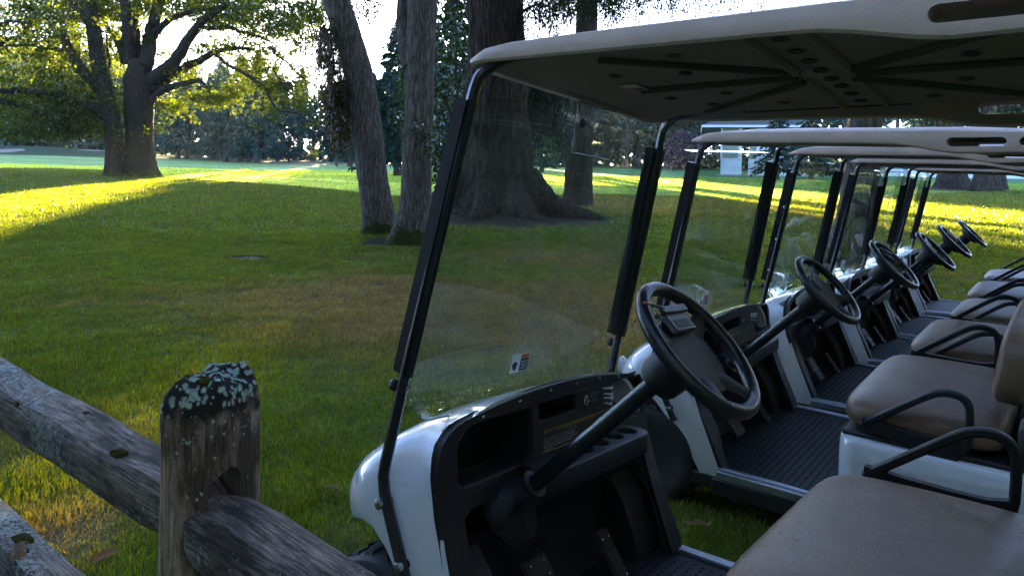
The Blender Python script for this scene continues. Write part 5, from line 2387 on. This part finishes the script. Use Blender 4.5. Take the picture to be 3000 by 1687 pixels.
# pencil tucked into the clip of the nearest wheel
def pencil():
    W = np.array((0, -.265, 1.0496))
    t = .778
    ax = np.array((math.cos(t), 0, math.sin(t)))
    e1 = np.array((0, 1., 0))
    e2 = np.cross(ax, e1)
    e2 = e2 if e2[0] > 0 else -e2
    o = thing('pencil', 'green pencil with pink eraser tucked into the clip on the nearest steering wheel', 'pencil')
    o.matrix_world = CM[0]
    a = W - e2 * .098 + ax * .010 - e1 * .03
    d = -e1 * .96 - e2 * .22 + ax * .06
    d /= np.linalg.norm(d)
    g = MB()
    g.tube([a, a + d * .078], .0037, 6)
    part(g, 'shaft', PENCIL, o, None)
    g = MB()
    g.lathe([(.001, 0), (.0041, 0), (.0042, .004), (.0038, .006), (.0042, .008), (.0041, .013), (.001, .013)], a + d * .078, d, 12)
    part(g, 'ferrule', BRASS, o, 30)
    g = MB()
    g.lathe([(.001, 0), (.0038, 0), (.0040, .006), (.0030, .010), (.001, .011)], a + d * .091, d, 12)
    part(g, 'eraser', PINK, o, 50)


pencil()


rng = np.random.default_rng(91)
# ------------------------------------------------------------------ split rail fence in the foreground
def wood_mat(name, seed, along, base1, base2, dark, lichen_amt, top_dark=None):
    m, n, l = new_mat(name)
    p = n['Principled BSDF']
    p.inputs['Roughness'].default_value = .85
    p.inputs['Specular IOR Level'].default_value = .2
    tc = n.new('ShaderNodeTexCoord')
    mp = n.new('ShaderNodeMapping')
    sc = [230, 230, 230]
    sc[along] = 8
    mp.inputs['Scale'].default_value = sc
    mp.inputs['Location'].default_value = (seed, seed * 2, seed * .5)
    l.new(tc.outputs['Object'], mp.inputs[0])
    no = n.new('ShaderNodeTexNoise')
    no.inputs['Scale'].default_value = 1.0
    no.inputs['Detail'].default_value = 9
    no.inputs['Roughness'].default_value = .7
    no.inputs['Distortion'].default_value = .25
    l.new(mp.outputs[0], no.inputs['Vector'])
    r = ramp(n, [(.30, dark), (.45, base1), (.70, base2)])
    l.new(no.outputs[0], r.inputs[0])
    # broad weathering
    nw = n.new('ShaderNodeTexNoise')
    nw.inputs['Scale'].default_value = 7
    nw.inputs['Detail'].default_value = 8
    nw.inputs['Roughness'].default_value = .7
    mp2 = n.new('ShaderNodeMapping')
    s2 = [1.6, 1.6, 1.6]
    s2[along] = .55
    mp2.inputs['Scale'].default_value = s2
    mp2.inputs['Location'].default_value = (seed, 0, seed)
    l.new(tc.outputs['Object'], mp2.inputs[0])
    l.new(mp2.outputs[0], nw.inputs['Vector'])
    rw = ramp(n, [(.42, (.22, .21, .20)), (.56, (1, 1, 1))])
    l.new(nw.outputs[0], rw.inputs[0])
    mx = n.new('ShaderNodeMix')
    mx.data_type = 'RGBA'
    mx.blend_type = 'MULTIPLY'
    mx.inputs[0].default_value = 1
    l.new(r.outputs[0], mx.inputs[6])
    l.new(rw.outputs[0], mx.inputs[7])
    last = mx.outputs[2]
    if top_dark:
        # black crust of algae on the weathered end grain
        sx = n.new('ShaderNodeSeparateXYZ')
        l.new(tc.outputs['Object'], sx.inputs[0])
        nt = n.new('ShaderNodeTexNoise')
        nt.inputs['Scale'].default_value = 38
        nt.inputs['Detail'].default_value = 6
        l.new(tc.outputs['Object'], nt.inputs['Vector'])
        mt = n.new('ShaderNodeMath')
        mt.operation = 'MULTIPLY_ADD'
        mt.inputs[1].default_value = .09
        l.new(nt.outputs[0], mt.inputs[0])
        l.new(sx.outputs[2], mt.inputs[2])
        mr = n.new('ShaderNodeMapRange')
        mr.inputs[1].default_value = top_dark + .030
        mr.inputs[2].default_value = top_dark + .056
        l.new(mt.outputs[0], mr.inputs[0])
        mk = n.new('ShaderNodeMix')
        mk.data_type = 'RGBA'
        l.new(mr.outputs[0], mk.inputs[0])
        l.new(last, mk.inputs[6])
        mk.inputs[7].default_value = (.030, .027, .023, 1)
        last = mk.outputs[2]
    # pale crusts of lichen
    nl = n.new('ShaderNodeTexNoise')
    nl.inputs['Scale'].default_value = 75
    nl.inputs['Detail'].default_value = 7
    nl.inputs['Roughness'].default_value = .68
    nl.inputs['Distortion'].default_value = .8
    l.new(tc.outputs['Object'], nl.inputs['Vector'])
    nl2 = n.new('ShaderNodeTexNoise')
    nl2.inputs['Scale'].default_value = 6
    nl2.inputs['Detail'].default_value = 3
    l.new(mp2.outputs[0], nl2.inputs['Vector'])
    ml = n.new('ShaderNodeMath')
    ml.operation = 'MULTIPLY_ADD'
    ml.inputs[1].default_value = .7
    l.new(nl2.outputs[0], ml.inputs[0])
    l.new(nl.outputs[0], ml.inputs[2])
    rl = ramp(n, [(.98 - lichen_amt, (0, 0, 0)), (1.01 - lichen_amt, (1, 1, 1))])
    l.new(ml.outputs[0], rl.inputs[0])
    m3 = n.new('ShaderNodeMix')
    m3.data_type = 'RGBA'
    l.new(rl.outputs[0], m3.inputs[0])
    l.new(last, m3.inputs[6])
    m3.inputs[7].default_value = (.33, .40, .38, 1)
    l.new(m3.outputs[2], p.inputs['Base Color'])
    b = n.new('ShaderNodeBump')
    b.inputs['Strength'].default_value = 1.0
    b.inputs['Distance'].default_value = .006
    ad = n.new('ShaderNodeMath')
    ad.operation = 'ADD'
    l.new(no.outputs[0], ad.inputs[0])
    l.new(rl.outputs[0], ad.inputs[1])
    l.new(ad.outputs[0], b.inputs['Height'])
    l.new(b.outputs[0], p.inputs['Normal'])
    return m


WOODPOST = wood_mat('weathered_post_wood', 3.0, 2, (.48, .33, .235), (.76, .58, .46), (.08, .056, .042), -.05, 1.065)
WOODRAIL = wood_mat('weathered_rail_wood', 9.0, 0, (.16, .125, .10), (.55, .46, .385), (.035, .029, .025), .04)
TOPCRUST = surf('black_top_crust', (.010, .011, .011), (.028, .027, .024), rough=.95, scale=40, bump=.6, bscale=120, spec=.1)
LICHEN = surf('pale_lichen', (.50, .60, .53), (.26, .34, .29), rough=.95, scale=60, bump=.5, bscale=160, spec=.1)
MOSS = surf('moss_cushion', (.075, .070, .014), (.035, .040, .008), rough=1.0, scale=130, bump=1.0, bscale=400, spec=.05)
OLDLEAF = leafy('brown_leaf', (.16, .085, .040), (.26, .15, .075), trans=.3, gloss=.05, tint=(1.4, 1.1, .7), scale=8)

fd = 1.20
PB = h2(fd, (538 - CXP) / FPX * fd)
fence = thing('rail_fence', 'weathered split rail fence with lichen topped post, crossing the lower left foreground', 'fence', (PB[0], PB[1], 0))
FD = RH * .775 - FH * .632          # the fence runs from far left to near right
FN = np.array((FD[1], -FD[0]))


def fence_post():
    ztop = 1.118
    ang = math.radians(-26)
    ex = FD * math.cos(ang) + FN * math.sin(ang)
    ey = -FD * math.sin(ang) + FN * math.cos(ang)
    hx, hy = .058, .061

    def ring(z, k, top=0):
        out = []
        r = .016
        for cx, cy, a0 in ((hx * k - r, hy * k - r, 0), (-hx * k + r, hy * k - r, 90), (-hx * k + r, -hy * k + r, 180), (hx * k - r, -hy * k + r, 270)):
            for i in range(4):
                a = math.radians(a0 + 30 * i)
                x, y = cx + r * math.cos(a), cy + r * math.sin(a)
                w = 1 + .012 * math.sin(z * 23 + a0) + rng.normal(0, .004)
                q = ex * x * w + ey * y * w
                out.append((q[0] + FD[0] * .004 * (z - .6), q[1], z + top * (.012 * math.sin(a0 * .03 + i) + rng.normal(0, .003))))
        return out
    zs = [-.3, 0, .2, .4, .55, .66, .74, .80, .86, .91, .96, 1.01, 1.055]
    rings = [ring(z, 1.06 - .05 * max(0, z) / 1.1) for z in zs]
    rings += [ring(1.078, .985, .3), ring(1.095, .93, .6), ring(1.108, .83, .8), ring(1.116, .62, .9), ring(1.119, .3, .5)]
    g = MB()
    g.loft(rings)
    o = g.build('post', WOODPOST, None, 40)
    # mortise: a tall slot right through the post along the run of the fence
    c = MB()
    sh = [(.031 * math.cos(a), .948 + .031 * math.sin(a)) for a in np.linspace(0, math.pi, 10)] + [(.031 * math.cos(a), .80 + .031 * math.sin(a)) for a in np.linspace(math.pi, 2 * math.pi, 10)]
    n_ = FN * 1.0
    off = FN * .008
    c.loft([[(*(FD * t + n_ * x + off), z) for x, z in sh] for t in (-.2, .2)])
    c.loft([[(*(FD * t + n_ * x + off), z - .43) for x, z in sh] for t in (-.2, .2)])
    co = c.build('cut', WOODPOST, None, None)
    m = o.modifiers.new('b', 'BOOLEAN')
    m.object = co
    m.solver = 'EXACT'
    me = baked(o)
    bpy.data.objects.remove(co)
    me.name = 'post'
    me.materials.append(TOPCRUST)
    for p_ in me.polygons:
        nz = p_.normal.z
    me.shade_smooth()
    me.set_sharp_from_angle(angle=math.radians(40))
    po = link('post', me, fence)
    # lichen rosettes on the cap and upper sides
    gq = np.random.default_rng(12)
    lm = MB()
    faces = [(p_.area, np.array(p_.center), np.array(p_.normal), [np.array(me.vertices[i].co) for i in p_.vertices]) for p_ in me.polygons if p_.center.z > .9 and p_.area > 1e-6]
    wts = np.array([f[0] * (7 if f[1][2] > 1.07 else (.9 if f[1][2] > 1.03 else .16)) for f in faces])
    for i in gq.choice(len(faces), 430, p=wts / wts.sum()):
        ar, c0, nn, vv = faces[i]
        w = gq.dirichlet(np.ones(len(vv)))
        c0 = sum(a * b for a, b in zip(w, vv))
        nn = nn / np.linalg.norm(nn)
        a = np.cross(nn, (.3, .2, .93))
        a /= np.linalg.norm(a) + 1e-9
        b = np.cross(nn, a)
        R0 = gq.uniform(.0014, .0056) * (1.25 if c0[2] > 1.07 else .75)
        k = int(gq.integers(9, 14))
        ph = gq.uniform(0, 6.28)
        rim = []
        for t in range(k * 2):
            th = ph + math.pi * t / k
            rr = R0 * (gq.uniform(.8, 1.25) if t % 2 == 0 else gq.uniform(.35, .7))
            rim.append(c0 + a * rr * math.cos(th) + b * rr * math.sin(th) + nn * (.0012 + (.0012 if t % 2 == 0 else .0004)))
        lm.add([c0 + nn * .0016] + rim, [(0, 1 + t, 1 + (t + 1) % (2 * k)) for t in range(2 * k)])
    me2 = bpy.data.meshes.new('lichen')
    me2.from_pydata(lm.v, [], lm.f)
    me2.materials.append(LICHEN)
    lo = link('lichen', me2, po)
    lo['kind'] = 'stuff'
    # cushions of moss
    for (x, y, r) in ((.010, .030, .019), (-.006, .012, .008), (.000, -.012, .0085), (-.014, -.016, .006), (.03, .034, .010), (.028, .004, .006)):
        q = ex * x + ey * y
        zt = 1.112
        V_, F_ = superpad(q[0], q[1], zt, r * 1.2, r, r * .42, dome=0, nu=16, nv=10)
        V_ = V_ + gq.normal(0, r * .05, V_.shape)
        g2 = MB()
        g2.add(V_, F_)
        g2.build('moss', MOSS, po, 80)


fence_post()


def fence_rail(t0, t1, zc, hh, hw, seed, drop=0.0, moss=()):
    """a split rail: rough, many sided, uneven section along its length"""
    gq = np.random.default_rng(seed)
    n = 16
    prof = 1 + gq.normal(0, .05, n)
    L = t1 - t0
    k = 26
    rings = []
    for i in range(k):
        s = i / (k - 1)
        x = s * L
        tap = min(1, .55 + abs(min(s, 1 - s)) * 9) if True else 1
        wav = .006 * math.sin(4 * x + seed) + .004 * math.sin(11 * x)
        ring = []
        for j in range(n):
            a = 2 * math.pi * (j + .5) / n
            e = 4.5
            cy = math.copysign(abs(math.cos(a)) ** (2 / e), math.cos(a))
            cz = math.copysign(abs(math.sin(a)) ** (2 / e), math.sin(a))
            rr = prof[j] * (1 + .03 * math.sin(7 * x + j) + gq.normal(0, .008))
            ring.append((x, hw * cy * rr * tap, hh * cz * rr * tap + wav))
        rings.append(ring)
    g = MB()
    g.loft(rings)
    me = g.data('rail', WOODRAIL, 50)
    o = link('rail', me, fence)
    q = FD * t0
    rx = math.atan2(FD[1], FD[0])
    o.location = (q[0] + FN[0] * .008, q[1] + FN[1] * .008, zc)
    o.rotation_euler = (gq.uniform(-.1, .1), drop, rx)
    for s, a, r in moss:
        V_, F_ = superpad(s, hw * math.cos(a), hh * math.sin(a), r * 1.5, r, r * .6, dome=0, nu=14, nv=8)
        V_ = V_ + gq.normal(0, r * .06, V_.shape)
        g2 = MB()
        g2.add(V_, F_)
        g2.build('moss', MOSS, o, 80)
    return o


fence_rail(-2.4, .05, .878, .053, .049, 4, .0, ((1.86, 1.15, .007), (2.13, 2.1, .012), (1.62, 2.4, .007), (2.02, .9, .006)))
fence_rail(-.045, 2.3, .866, .052, .057, 8, .0)
fence_rail(-2.4, .05, .475, .058, .055, 15, .0, ((1.50, 1.6, .02), (1.44, 1.9, .015), (1.56, 1.9, .012)))
fence_rail(-.045, 2.3, .468, .056, .055, 19, .0)


def oak_leaf(loc, size, rot, label, grp=None):
    pts = []
    out = [(0, 0), (.06, .10), (.20, .12), (.22, .28), (.10, .30), (.26, .46), (.30, .60), (.12, .58), (.22, .78), (.12, .86), (0, 1.0)]
    left = [(-x * .95, y) for x, y in out[::-1][1:-1]]
    loop = out + left
    g = MB()
    V_ = [(0, .5, .03)] + [(x, y, .10 * abs(x) / .3 + .06 * math.sin(y * 5)) for x, y in loop]
    V_ = np.array(V_) * size
    g.add(V_, [(0, 1 + i, 1 + (i + 1) % len(loop)) for i in range(len(loop))])
    W_ = V_ - np.array((0, 0, .004 * size))
    g.tube([(0, 0, 0), (0.01 * size, -.12 * size, .01 * size), (0, -.25 * size, .05 * size)], .008 * size, 5)
    me = g.data('fallen_leaf', OLDLEAF, 30)
    o = link('fallen_leaf', me)
    o.location = loc
    o.rotation_euler = rot
    tag(o, label, 'leaf', grp)


_q = at(50, 1275, 1.66)
oak_leaf((_q[0], _q[1], .548), .075, (.3, -.2, 1.2), 'curled brown oak leaf lying on the lower fence rail')
_g = ground_at(1790, 1352)
oak_leaf((_g[0], _g[1], _g[2] + .035), .12, (.25, .1, 2.2), 'pale dry leaf on the grass between the two nearest carts')
for i, (px, py, lab) in enumerate(((230, 1440, 'reddish brown leaf on the grass below the fence rail'), (855, 1255, 'brown leaf on the grass left of the nearest cart nose'),
                                   (40, 795, 'lone dry leaf on the sunlit grass at left'))):
    _g = ground_at(px, py)
    oak_leaf((_g[0], _g[1], _g[2] + .035), .09, (.3, .2, i * 2.1), lab)

# ------------------------------------------------------------------ clubhouse
SIDING = surf('grey_green_siding', (.30, .30, .245), (.26, .26, .21), rough=.7, scale=4)
TRIM = surf('white_trim', (.74, .76, .78), (.68, .70, .72), rough=.5, scale=6)
SLAB = surf('concrete_slab', (.42, .40, .37), (.34, .32, .30), rough=.9, scale=5)
SHINGLE = surf('roof_shingle', (.10, .095, .09), (.06, .058, .055), rough=.9, scale=14)
GLASSDARK = surf('dark_window', (.03, .035, .04), (.02, .025, .03), rough=.06, scale=3)
cd_ = 75
cb = foot(1812, cd_)
club = thing('clubhouse', 'white panelled clubhouse corner with grey green siding and an open porch, beyond the second cart', 'building', cb)
# its own axes: the front runs to the right and a little nearer
AX = RH * .97 - FH * .24
AY = np.array((-AX[1], AX[0]))
club.rotation_euler = (0, 0, math.atan2(AX[1], AX[0]))
U = cd_ / FPX


def cpart(name, x0, x1, y0, y1, z0, z1, mat, par=club, bevel=.01):
    g = MB()
    g.box(((x0 + x1) / 2, (y0 + y1) / 2, (z0 + z1) / 2), (x1 - x0, y1 - y0, z1 - z0))
    return part(g, name, mat, par, None, bevel)


cpart('floor_slab', -.4, 9, -.6, 7, -.2, .10, SLAB)
W1 = 1.72
w1 = cpart('wall_panel', 0, W1, 0, .14, .10, 1.72, TRIM)
for k in range(3):
    cpart('wainscot_panel', .10 + k * .54, .52 + k * .54, -.025, .01, .48, 1.52, TRIM, w1, .02)
cpart('wainscot_cap', -.03, W1 + .03, -.05, .16, 1.72, 1.80, TRIM)
cpart('corner_post', -.05, .12, -.03, .17, 1.80, 4.9, TRIM)
s1 = cpart('siding_wall', .12, W1, .02, .14, 1.80, 4.9, SIDING)
for k in range(15):
    cpart('siding_board', .12, W1, -.012, .03, 1.82 + k * .205, 1.82 + k * .205 + .19, SIDING, s1, .004)
cpart('porch_column', W1 + .02, W1 + .36, -.02, .32, .10, 4.9, TRIM)
x2 = W1 + 1.02
w2 = cpart('wall_panel', x2, x2 + .78, 0, .14, .10, 1.72, TRIM)
cpart('wainscot_panel', x2 + .14, x2 + .62, -.025, .01, .48, 1.52, TRIM, w2, .02)
s2 = cpart('siding_wall', x2 + .05, x2 + .76, .02, .14, 1.72, 4.9, SIDING)
for k in range(15):
    cpart('siding_board', x2 + .05, x2 + .76, -.012, .03, 1.82 + k * .205, 1.82 + k * .205 + .19, SIDING, s2, .004)
cpart('porch_column', x2 + .78, x2 + 1.10, -.08, .26, .10, 4.9, TRIM)
w3 = cpart('side_wall', x2 + 1.10, x2 + 5.5, .10, .26, .10, 4.9, TRIM)
for k in range(5):
    cpart('wall_batten', x2 + 1.6 + k * .8, x2 + 1.67 + k * .8, .07, .11, .12, 4.88, TRIM, w3, .005)
cpart('back_wall', x2 + 1.10, x2 + 5.5, 5.8, 5.94, .10, 4.9, SIDING)
g = MB()
for z, o_ in ((4.9, 1.85), (5.05, 1.9)):
    pass
g.loft([[(-1.9, -1.2, 4.92), (x2 + 6, -1.2, 4.92), (x2 + 6, 7.2, 4.92), (-1.9, 7.2, 4.92)], [(-1.95, -1.25, 5.12), (x2 + 6, -1.25, 5.12), (x2 + 6, 7.25, 5.12), (-1.95, 7.25, 5.12)],
        [(1.5, 2.8, 7.0), (x2 + 6, 2.8, 7.0), (x2 + 6, 3.2, 7.0), (1.5, 3.2, 7.0)]])
rf = part(g, 'roof', SHINGLE, club, 30)
cpart('fascia_board', -1.97, x2 + 6, -1.30, -1.25, 4.90, 5.14, TRIM, rf, .01)
cpart('fascia_board', -2.02, -1.97, -1.30, 7.25, 4.90, 5.14, TRIM, rf, .01)


def house(label, px, d, wid, dep, H, yaw, wins):
    b = foot(px, d)
    h = thing('white_house', label, 'house', b)
    h.rotation_euler = (0, 0, math.atan2(AX[1], AX[0]) + yaw)

    def hp(name, x0, x1, y0, y1, z0, z1, mat, par=h):
        g = MB()
        g.box(((x0 + x1) / 2, (y0 + y1) / 2, (z0 + z1) / 2), (x1 - x0, y1 - y0, z1 - z0))
        return part(g, name, mat, par, None, .01)
    hp('foundation', -wid / 2 - .02, wid / 2 + .02, -.02, dep + .02, -.5, .9, TRIM)
    w_ = hp('wall', -wid / 2, wid / 2, 0, dep, .9, H, SIDING)
    for x in wins:
        f = hp('window', x - .6, x + .6, -.05, .02, 1.3, 2.5, TRIM, w_)
        hp('pane', x - .52, x + .52, -.075, -.052, 1.38, 2.42, GLASSDARK, f)
    g = MB()
    g.loft([[(-wid / 2 - .6, -.6, H), (wid / 2 + .6, -.6, H), (wid / 2 + .6, dep + .6, H), (-wid / 2 - .6, dep + .6, H)],
            [(-wid / 2 - .6, dep / 2 - .1, H + 2.2), (wid / 2 + .6, dep / 2 - .1, H + 2.2), (wid / 2 + .6, dep / 2 + .1, H + 2.2), (-wid / 2 - .6, dep / 2 + .1, H + 2.2)]])
    part(g, 'roof', SHINGLE, h, None)


house('low house with white base half hidden by the fir trunks at far right', 2410, 84, 15, 8, 3.4, -.05, (-5, -1.5, 2, 5))

# ------------------------------------------------------------------ two cars far off at the right edge
CARPAINT = surf('dark_car_paint', (.03, .032, .036), (.025, .027, .03), rough=.25, scale=5, coat=.5)
CARPAINT2 = surf('blue_grey_car_paint', (.06, .075, .10), (.05, .065, .09), rough=.25, scale=5, coat=.5)


def far_car(px, py, d, paint, label, lift=0):
    p = foot(px, d)
    c = thing('parked_car', label, 'car', p, 'cars parked far across the lawn')
    c.rotation_euler = (0, 0, math.atan2(FH[1], FH[0]) + math.pi / 2 * 1.0)
    g = MB()
    sec = lambda x, hw, z0, z1: [(x, -hw, z0), (x, hw, z0), (x, hw * .96, z1), (x, -hw * .96, z1)]
    g.loft([sec(-2.2, .80, .30, .70), sec(-2.0, .88, .25, .82), (sec(-.9, .90, .25, .95)), sec(1.6, .90, .25, .98), sec(2.1, .86, .3, .9), sec(2.2, .8, .35, .8)])
    part(g, 'car_body', paint, c, 30, .05)
    g = MB()
    g.loft([[(-1.0, -.80, .94), (1.9, -.80, .94), (1.9, .80, .94), (-1.0, .80, .94)], [(-.35, -.62, 1.45), (1.25, -.62, 1.45), (1.25, .62, 1.45), (-.35, .62, 1.45)]])
    part(g, 'car_cabin', GLASSDARK, c, 30, .04)
    for x in (-1.35, 1.35):
        for y in (-.8, .8):
            g = MB()
            g.lathe([(.001, -.1), (.30, -.1), (.32, 0), (.30, .1), (.001, .1)], (x, y, .32), (0, 1, 0), 16)
            part(g, 'wheel', RUBBER, c, 30)


far_car(2484, 442, 235, CARPAINT, 'tiny dark car parked far across the lawn, left of the two')
far_car(2527, 442, 235, CARPAINT2, 'tiny blue grey car parked far across the lawn, right of the two')

# small stakes by the right hand fairway
for px, d in ((1692, 86),):
    b = foot(px, d)
    st = thing('tee_stake', 'thin dark marker stake on the sunlit grass left of the clubhouse', 'stake', b)
    g = MB()
    g.tube([(0, 0, -.1), (0, 0, 1.05)], .045, 6)
    part(g, 'stake', BLACK, st, None)
    g = MB()
    g.lathe([(.001, 1.02), (.07, 1.02), (.07, 1.12), (.001, 1.14)], (0, 0, 0), (0, 0, 1), 8)
    part(g, 'stake_cap', BLACK, st, None)

# ------------------------------------------------------------------ wood added out of view behind the camera to shut off half of the sky
def added_wood_behind():
    pos = []
    for i in range(26):
        a = math.radians(55 + 250 * i / 25 + rng.uniform(-4, 4))
        R_ = rng.uniform(17, 30)
        q = h2(R_ * math.cos(a), R_ * math.sin(a))
        if math.cos(a) > .2 and math.sin(a) < 0:
            continue
        H = rng.uniform(19, 27)
        n_ = 700
        c = rng.normal(size=(n_, 3)) * np.array((2.0, 2.0, H * .26)) + np.array((q[0], q[1], H * .55))
        c = c[c[:, 2] > 1.0]
        pos.append((c[:, None] + rng.normal(size=(len(c), 10, 3)) * .45).reshape(-1, 3))
        low_ = rng.normal(size=(1500, 3)) * np.array((3.0, 3.0, 1.1)) + np.array((q[0], q[1], 1.2))
        pos.append(low_)
    pos = np.concatenate(pos)
    dd_, ss_ = ds(pos[:, 0], pos[:, 1])
    pos = pos[(dd_ < 0) | (np.abs(ss_) > 1.0 * dd_)]
    v, f = leaf_cloud(pos, .55, .2)
    o = link('added_wood', fast_mesh('added_wood', v, f, LEAF_FAR))
    o['kind'] = 'stuff'


added_wood_behind()

# the sun itself, low between the trunks
m, n, l = new_mat('sun_glow')
n.remove(n['Principled BSDF'])
e_ = n.new('ShaderNodeEmission')
e_.inputs[0].default_value = (1, .86, .62, 1)
e_.inputs[1].default_value = 60
l.new(e_.outputs[0], n['Material Output'].inputs[0])
g = MB()
g.lathe([(.01, -1)] + [(math.cos(a), math.sin(a)) for a in np.linspace(-1.5, 1.5, 12)] + [(.01, 1)], (0, 0, 0), (0, 0, 1), 24)
o = g.build('sun', MATS['sun_glow'], None, 60)
o['kind'] = 'structure'
o.location = tuple(CAM + SUN * 3500)
o.scale = (16,) * 3
o.visible_shadow = True


# ------------------------------------------------------------------ morning haze
def haze(density):
    g = MB()
    g.box((-130, 170, 16.5), (1500, 1300, 41))
    m, n, l = new_mat('haze')
    n.remove(n['Principled BSDF'])
    v = n.new('ShaderNodeVolumePrincipled')
    v.inputs['Color'].default_value = (.80, .93, .96, 1)
    v.inputs['Density'].default_value = density
    v.inputs['Anisotropy'].default_value = .3
    l.new(v.outputs[0], n['Material Output'].inputs['Volume'])
    o = g.build('haze', m, None, None)
    o['kind'] = 'stuff'


haze(.00016)
